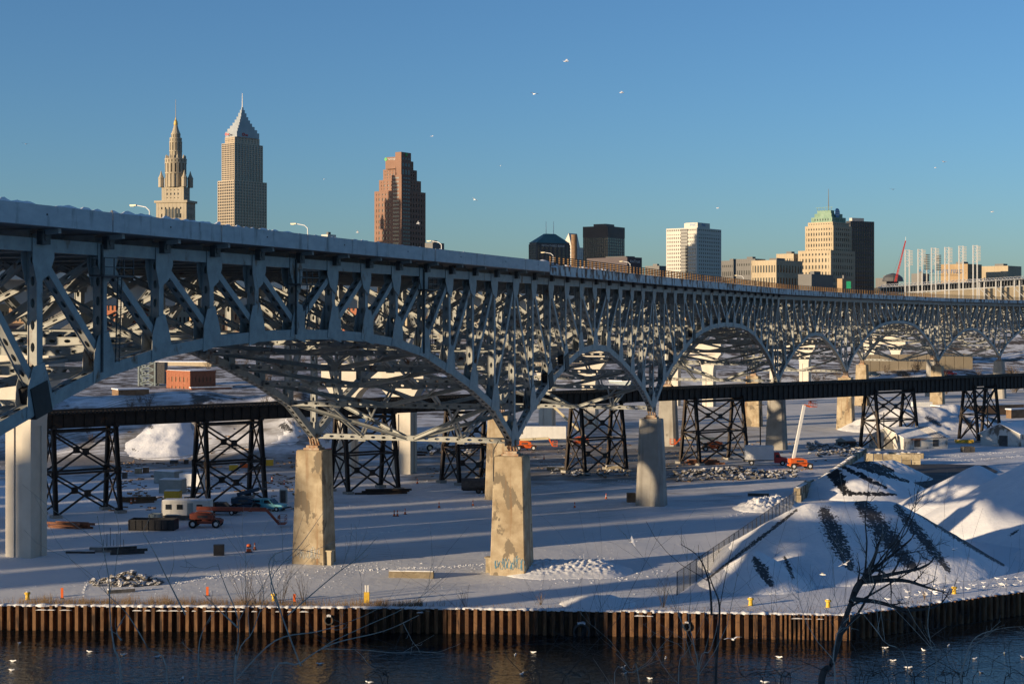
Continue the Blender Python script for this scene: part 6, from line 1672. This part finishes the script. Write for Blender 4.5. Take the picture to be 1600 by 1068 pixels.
# shrubs on the quay
def small_shrub(x, y, h, n, label, seed, mt='bark_dark', spread=.5, name='bare_shrub', group='leafless shrubs on the quay', depth=1, g=None):
    r = random.Random(seed); p = G(x, y) if g is None else V(g); t = thing(name, tuple(p), label, 'shrub', group)
    m = MB()
    for q in range(n):
        a = r.uniform(0, 6.28); d = V((math.cos(a) * spread * r.uniform(.2, 1), math.sin(a) * spread * r.uniform(.2, 1), 1)); grow(m, path_r(p + V((math.cos(a), math.sin(a), 0)) * .1 * h / 3, d, h * r.uniform(.6, 1.05), r, 6, .12, .02), .028, .009, depth, r, .9, .6, .4)
    m.build('twigs', mt, t)
for k, (x, y, h, n, lb) in enumerate(((384, 946, 4.6, 9, 'leafless shrub at the quay edge, leftmost of the cluster by the left pier'), (402, 944, 3.6, 7, 'leafless shrub second in the cluster by the left pier'), (440, 944, 4.3, 9, 'leafless shrub in the middle of the cluster by the left pier'),
                                      (476, 945, 3.8, 8, 'leafless shrub at the right of the cluster by the left pier'), (727, 948, 2.2, 7, 'small leafless shrub at the quay edge left of the middle pier'), (1036, 948, 2.8, 9, 'leafless shrub at the quay edge where the fence begins'),
                                      (845, 944, 1.2, 9, 'low reddish weeds at the quay edge right of the middle pier'), (1445, 936, 1.0, 8, 'low weeds on the quay below the gulls'))):
    small_shrub(x, y, h, n, lb, 80 + k, 'bark_dark' if k < 6 else 'drygrass')
# dry weeds along the quay
r = random.Random(90); m = MB()
for q in range(9000):
    X = r.uniform(-52, 44) if r.random() < .25 else r.uniform(-50, -9)
    if r.random() > .35 + .65 * abs(nz2(X, 0, .5, 2)) * 2: continue
    if -20 < X < -16 and r.random() < .5: continue
    y = shore(X) + .3 + abs(r.gauss(0, 1.2)); h = r.uniform(.25, 1.1) * (1 if X < -5 else .5) * (.6 + .8 * abs(nz2(X, 3, .35, 5)))
    p = V((X, y, 0)); l_ = V((r.uniform(-.25, .25), r.uniform(-.2, .2), 1)) * h; w_ = V((.016, 0, 0))
    m.add([p - w_, p + w_, p + l_], [(0, 1, 2)])
m.build('dry_weeds', 'drygrass', kind='stuff', label='dry brown weeds along the quay edge', cat='weeds')
# brush on the left embankment and the far bank
proto = []
for s in range(3):
    r = random.Random(100 + s); m = MB()
    for q in range(12):
        a = r.uniform(0, 6.28); d = V((math.cos(a) * .6 * r.random(), math.sin(a) * .6 * r.random(), 1)); grow(m, path_r(V((math.cos(a) * .3, math.sin(a) * .3, 0)), d, r.uniform(1.5, 3), r, 4, .2), .04, .016, 2, r, 1.0, .8, .5)
    me = bpy.data.meshes.new('twigs'); me.from_pydata(m.v, [], m.f); me.materials.append(MAT['brush']); proto.append(me)
def scrub(n, fpos, s0, s1, label, seed, name='scrub_bush', group=''):
    r = random.Random(seed)
    for q in range(n):
        x, y = fpos(r); t = thing(name, (x, y, hgt(x, y) - .1), label, 'bush', group)
        o = put('twigs', proto[q % 3], None, t); s = r.uniform(s0, s1); o.scale = (s, s, s * .9); o.rotation_euler = (0, 0, r.uniform(0, 6))
scrub(22, lambda r: (r.uniform(-105, -60) if r.random() < .6 else r.uniform(-58, -38), r.uniform(322, 340)), .5, 1.1, 'brown scrub bush on the snowy embankment behind the trestle', 1, group='scrub bushes on the embankment')
def fb(r):
    px = r.uniform(1240, 1620); y = r.uniform(585, 655); return ((px - 800) / F * y, y)
scrub(40, fb, 1.0, 2.2, 'bare brown bush on the far bank slope behind the arches', 2, group='bushes on the far bank')
def fl(r):
    px = r.uniform(160, 1000); y = r.uniform(620, 900); return ((px - 800) / F * y, y)
scrub(36, fl, 1.4, 2.6, 'bare tree among the far industrial buildings', 3, 'bare_tree', 'bare trees across the far valley')
# ------------------------------------------------------------------ gulls
def gull_mesh(kind):
    m = MB()
    n = 8; prof = [(-.26, .01, .02), (-.18, .05, .04), (-.05, .09, .075), (.08, .085, .075), (.17, .05, .06), (.22, .045, .06), (.27, .035, .05), (.33, .008, .035)]
    zc = [.02, .02, .0, .0, .03, .07, .08, .07] if kind != 'fly' else [0] * 8
    for (x, w_, h_), z0 in zip(prof, zc):
        for j in range(n): a = 2 * PI * j / n; m.v.append((x, w_ * math.cos(a), z0 + h_ * math.sin(a) + (.07 if kind != 'fly' else 0)))
    for i in range(len(prof) - 1):
        for j in range(n): m.f.append((i * n + j, i * n + (j + 1) % n, (i + 1) * n + (j + 1) % n, (i + 1) * n + j))
    m.add([(-.26, -.02, .08), (-.26, .02, .08), (-.38, .05, .09), (-.38, -.05, .09)], [(0, 1, 2, 3)])
    if kind == 'fly':
        for s in (-1, 1):
            up = .0
            pts = [(.12, .06 * s, .03), (.16, .35 * s, .14), (.02, .72 * s, .10), (-.06, .74 * s, .10), (-.04, .36 * s, .13), (-.12, .06 * s, .03)]
            m.add(pts, [(0, 1, 4, 5), (1, 2, 3, 4)]); m.add([(x, y, z - .012) for x, y, z in pts], [(5, 4, 1, 0), (4, 3, 2, 1)])
    else:
        for s in (-1, 1): m.add([(.1, .085 * s, .10), (-.1, .1 * s, .11), (-.34, .03 * s, .12), (-.1, .05 * s, .15)], [(0, 1, 2, 3)])
        if kind == 'stand':
            for s in (-1, 1): m.cyl((.02, .03 * s, -.14), (.02, .03 * s, .02), .008, n=4)
            m.v = [(x, y, z + .14) for x, y, z in m.v]
    me = bpy.data.meshes.new('gull'); me.from_pydata(m.v, [], m.f); me.polygons.foreach_set('use_smooth', [True] * len(me.polygons)); me.materials.append(MAT['gull']); return me
GF, GW, GS = gull_mesh('fly'), gull_mesh('float'), gull_mesh('stand')
r = random.Random(5)
def gull(me, p, label, grp, s=1.0, bank_=0.0):
    o = put('gull', me, None, None, label=label, cat='gull', group=grp); o.location = p; o.scale = (s, s, s); o.rotation_euler = (bank_, 0, r.uniform(0, 6.28)); return o
for x, y in ((30, 1005), (20, 1033), (18, 1047), (140, 1018), (193, 1023), (246, 1026), (285, 1060), (500, 1037), (805, 1023), (833, 1019), (815, 1053), (974, 1043), (976, 1052), (1015, 1060), (1040, 1028), (1217, 1027), (1383, 1012), (1381, 1017), (1395, 1032), (1419, 1043), (1443, 1016), (1482, 1009), (1523, 1029), (1533, 1050), (1570, 1020), (1598, 1027), (1195, 1066), (577, 1066)):
    gull(GW, G(x, y, -2.4) - UP * .02, 'white gull floating on the dark river', 'gulls on the water', r.uniform(.95, 1.2))
for q in range(46):
    x = r.uniform(1385, 1605); yb = 941 - (x - 1385) * .115; y = yb - abs(r.gauss(7, 7)); gull(GS, G(x, min(y, yb - 2)), 'white gull standing on the snowy quay below the piles', 'gulls on the quay', r.uniform(.9, 1.15))
for x, y, Y in ((884, 96, 190), (835, 147, 230), (971, 145, 230), (1475, 253, 300), (1395, 296, 330), (1550, 331, 300), (1122, 325, 330), (782, 259, 400), (742, 312, 330), (675, 213, 420), (40, 225, 300), (654, 349, 260), (506, 280, 420), (559, 363, 330), (1462, 262, 420)):
    gull(GF, P(x, y, Y), 'gull gliding in the open sky above the bridge', 'gulls in the sky', 1.1, r.uniform(-.4, .4))
for x, y, Y, lb in ((1491, 858, 120, 'gull flying with raised wings in front of the big gravel pile'), (1145, 998, 120, 'gull flying low over the river in front of the wall'), (1320, 881, 150, 'gull flying in front of the dark gravel streak'), (989, 846, 150, 'gull flying over the striped snow right of the middle pier'), (1285, 897, 150, 'gull gliding low along the gravel pile foot')):
    gull(GF, P(x, y, Y), lb, 'gulls flying low over the quay', 1.0, r.uniform(-.6, .6))

# ------------------------------------------------------------------ unseen blocks added left of the view, gapped to throw streaky shade over the yard
y = 36.5; r = random.Random(77)
names = ['first'] + ORD[1:]
pat = [(8, 6.6, 53), (7, 7.4, 50), (9, 6.2, 52), (4, 7.2, 48), (9, 6.4, 50), (10, 7.6, 49), (7, 6.6, 47), (12, 7.0, 48), (11, 6.4, 46), (12, 27.0, 47), (46, 5, 52)]
for k, (wd, gap, top) in enumerate(pat):
    t = thing('shade_block', (-290, y + wd / 2, 0), names[k] + ' unseen block of the row added at left to shade the yard', 'building')
    m = MB(); m.aa(-288, -280, y, y + wd, -6, top); m.build('wall', 'brick', t)
    m = MB(); m.aa(-287, -282, y + wd * .3, y + wd * .7, top, top + 3); m.build('shade_block_top', 'brick', t)
    m = MB(); n = int(wd / 3)
    for q in range(n):
        for f in range(8): m.aa(-280, -279.9, y + (q + .3) * wd / n, y + (q + .7) * wd / n, 8 + f * 6, 10 + f * 6)
    m.build('windows', 'glass', t, kind='stuff')
    y += wd + gap

# ------------------------------------------------------------------ trampled snow: clods, wheel ruts and scattered scraps
r = random.Random(123); cl = MB(); sc_ = MB()
def clod(m, p, s, fl=.6):
    n = 5; k = len(m.v); a0 = r.uniform(0, 6)
    for j in range(n): a = a0 + 2 * PI * j / n; q = s * r.uniform(.7, 1.3); m.v.append((p.x + q * math.cos(a), p.y + q * math.sin(a), p.z - .04))
    m.v.append((p.x + r.uniform(-.3, .3) * s, p.y + r.uniform(-.3, .3) * s, p.z + s * fl * r.uniform(.6, 1.3)))
    for j in range(n): m.f.append((k + j, k + (j + 1) % n, k + n))
def on(x, y):
    p = G(x, y); p.z = hgt(p.x, p.y); return p
tracks = [[(235, 842), (330, 836), (430, 828)], [(240, 847), (335, 840), (430, 832)], [(0, 917), (120, 905), (260, 897)], [(128, 930), (136, 910), (150, 892), (190, 880)], [(530, 838), (610, 830), (720, 822)], [(270, 912), (360, 898), (440, 894)], [(275, 908), (380, 892), (450, 888)],
          [(560, 890), (690, 886), (760, 880)], [(850, 765), (1000, 748), (1060, 742)], [(840, 850), (1000, 832), (1170, 800)], [(100, 842), (200, 832)], [(200, 770), (330, 760), (450, 748)], [(530, 790), (640, 782), (760, 770)], [(540, 800), (650, 795), (760, 790)], [(840, 800), (930, 790), (990, 785)], [(1400, 700), (1500, 712), (1600, 704)], [(1390, 708), (1500, 720), (1600, 712)], [(840, 725), (940, 722), (1040, 716)]]
for tr in tracks:
    for (x0, y0), (x1, y1) in zip(tr, tr[1:]):
        n = int(math.hypot(x1 - x0, y1 - y0) * 1.5)
        for q in range(n):
            f = r.random(); clod(cl, on(x0 + (x1 - x0) * f + r.gauss(0, 1.5), y0 + (y1 - y0) * f + r.gauss(0, .8)), r.uniform(.06, .2), .45)
for q in range(5200):
    x = r.uniform(0, 1240); y = 700 + 235 * r.random() ** 1.5
    if nz2(x * .02, y * .06, 1.0, 8) < .05: continue
    if x > 1100 and y > 820: continue
    clod(cl, on(x, y), r.uniform(.05, .18), .35)
for cx, cy, n, sx, sy in ((905, 890, 500, 55, 10), (1205, 785, 160, 22, 9), (400, 900, 120, 60, 8), (210, 770, 100, 40, 10), (700, 760, 150, 60, 8), (550, 885, 90, 40, 5)):
    for q in range(n): clod(cl, on(r.gauss(cx, sx), min(r.gauss(cy, sy), 936)), r.uniform(.06, .22), .45)
cl.build('snow_clods', 'snow', kind='stuff', label='clods and ruts of trampled snow across the yard', cat='snow')
for q in range(1500):
    if r.random() < .6: x = r.uniform(170, 470); y = r.uniform(708, 800)
    elif r.random() < .6: x = r.uniform(640, 1060); y = r.uniform(690, 750)
    else: x = r.uniform(1050, 1330); y = r.uniform(690, 755)
    if nz2(x * .03, y * .1, 1.0, 18) < 0: continue
    p = on(x, y); d = r.uniform(0, 3.14); s_ = r.uniform(.1, .5)
    sc_.box(p + UP * .06, V((math.cos(d), math.sin(d), r.uniform(-.1, .1))) * s_, V((-math.sin(d), math.cos(d), 0)) * r.uniform(.04, .2), UP * r.uniform(.03, .14))
sc_.build('site_scraps', 'brown', kind='stuff', label='scraps of timber and steel scattered over the work yard', cat='scrap')
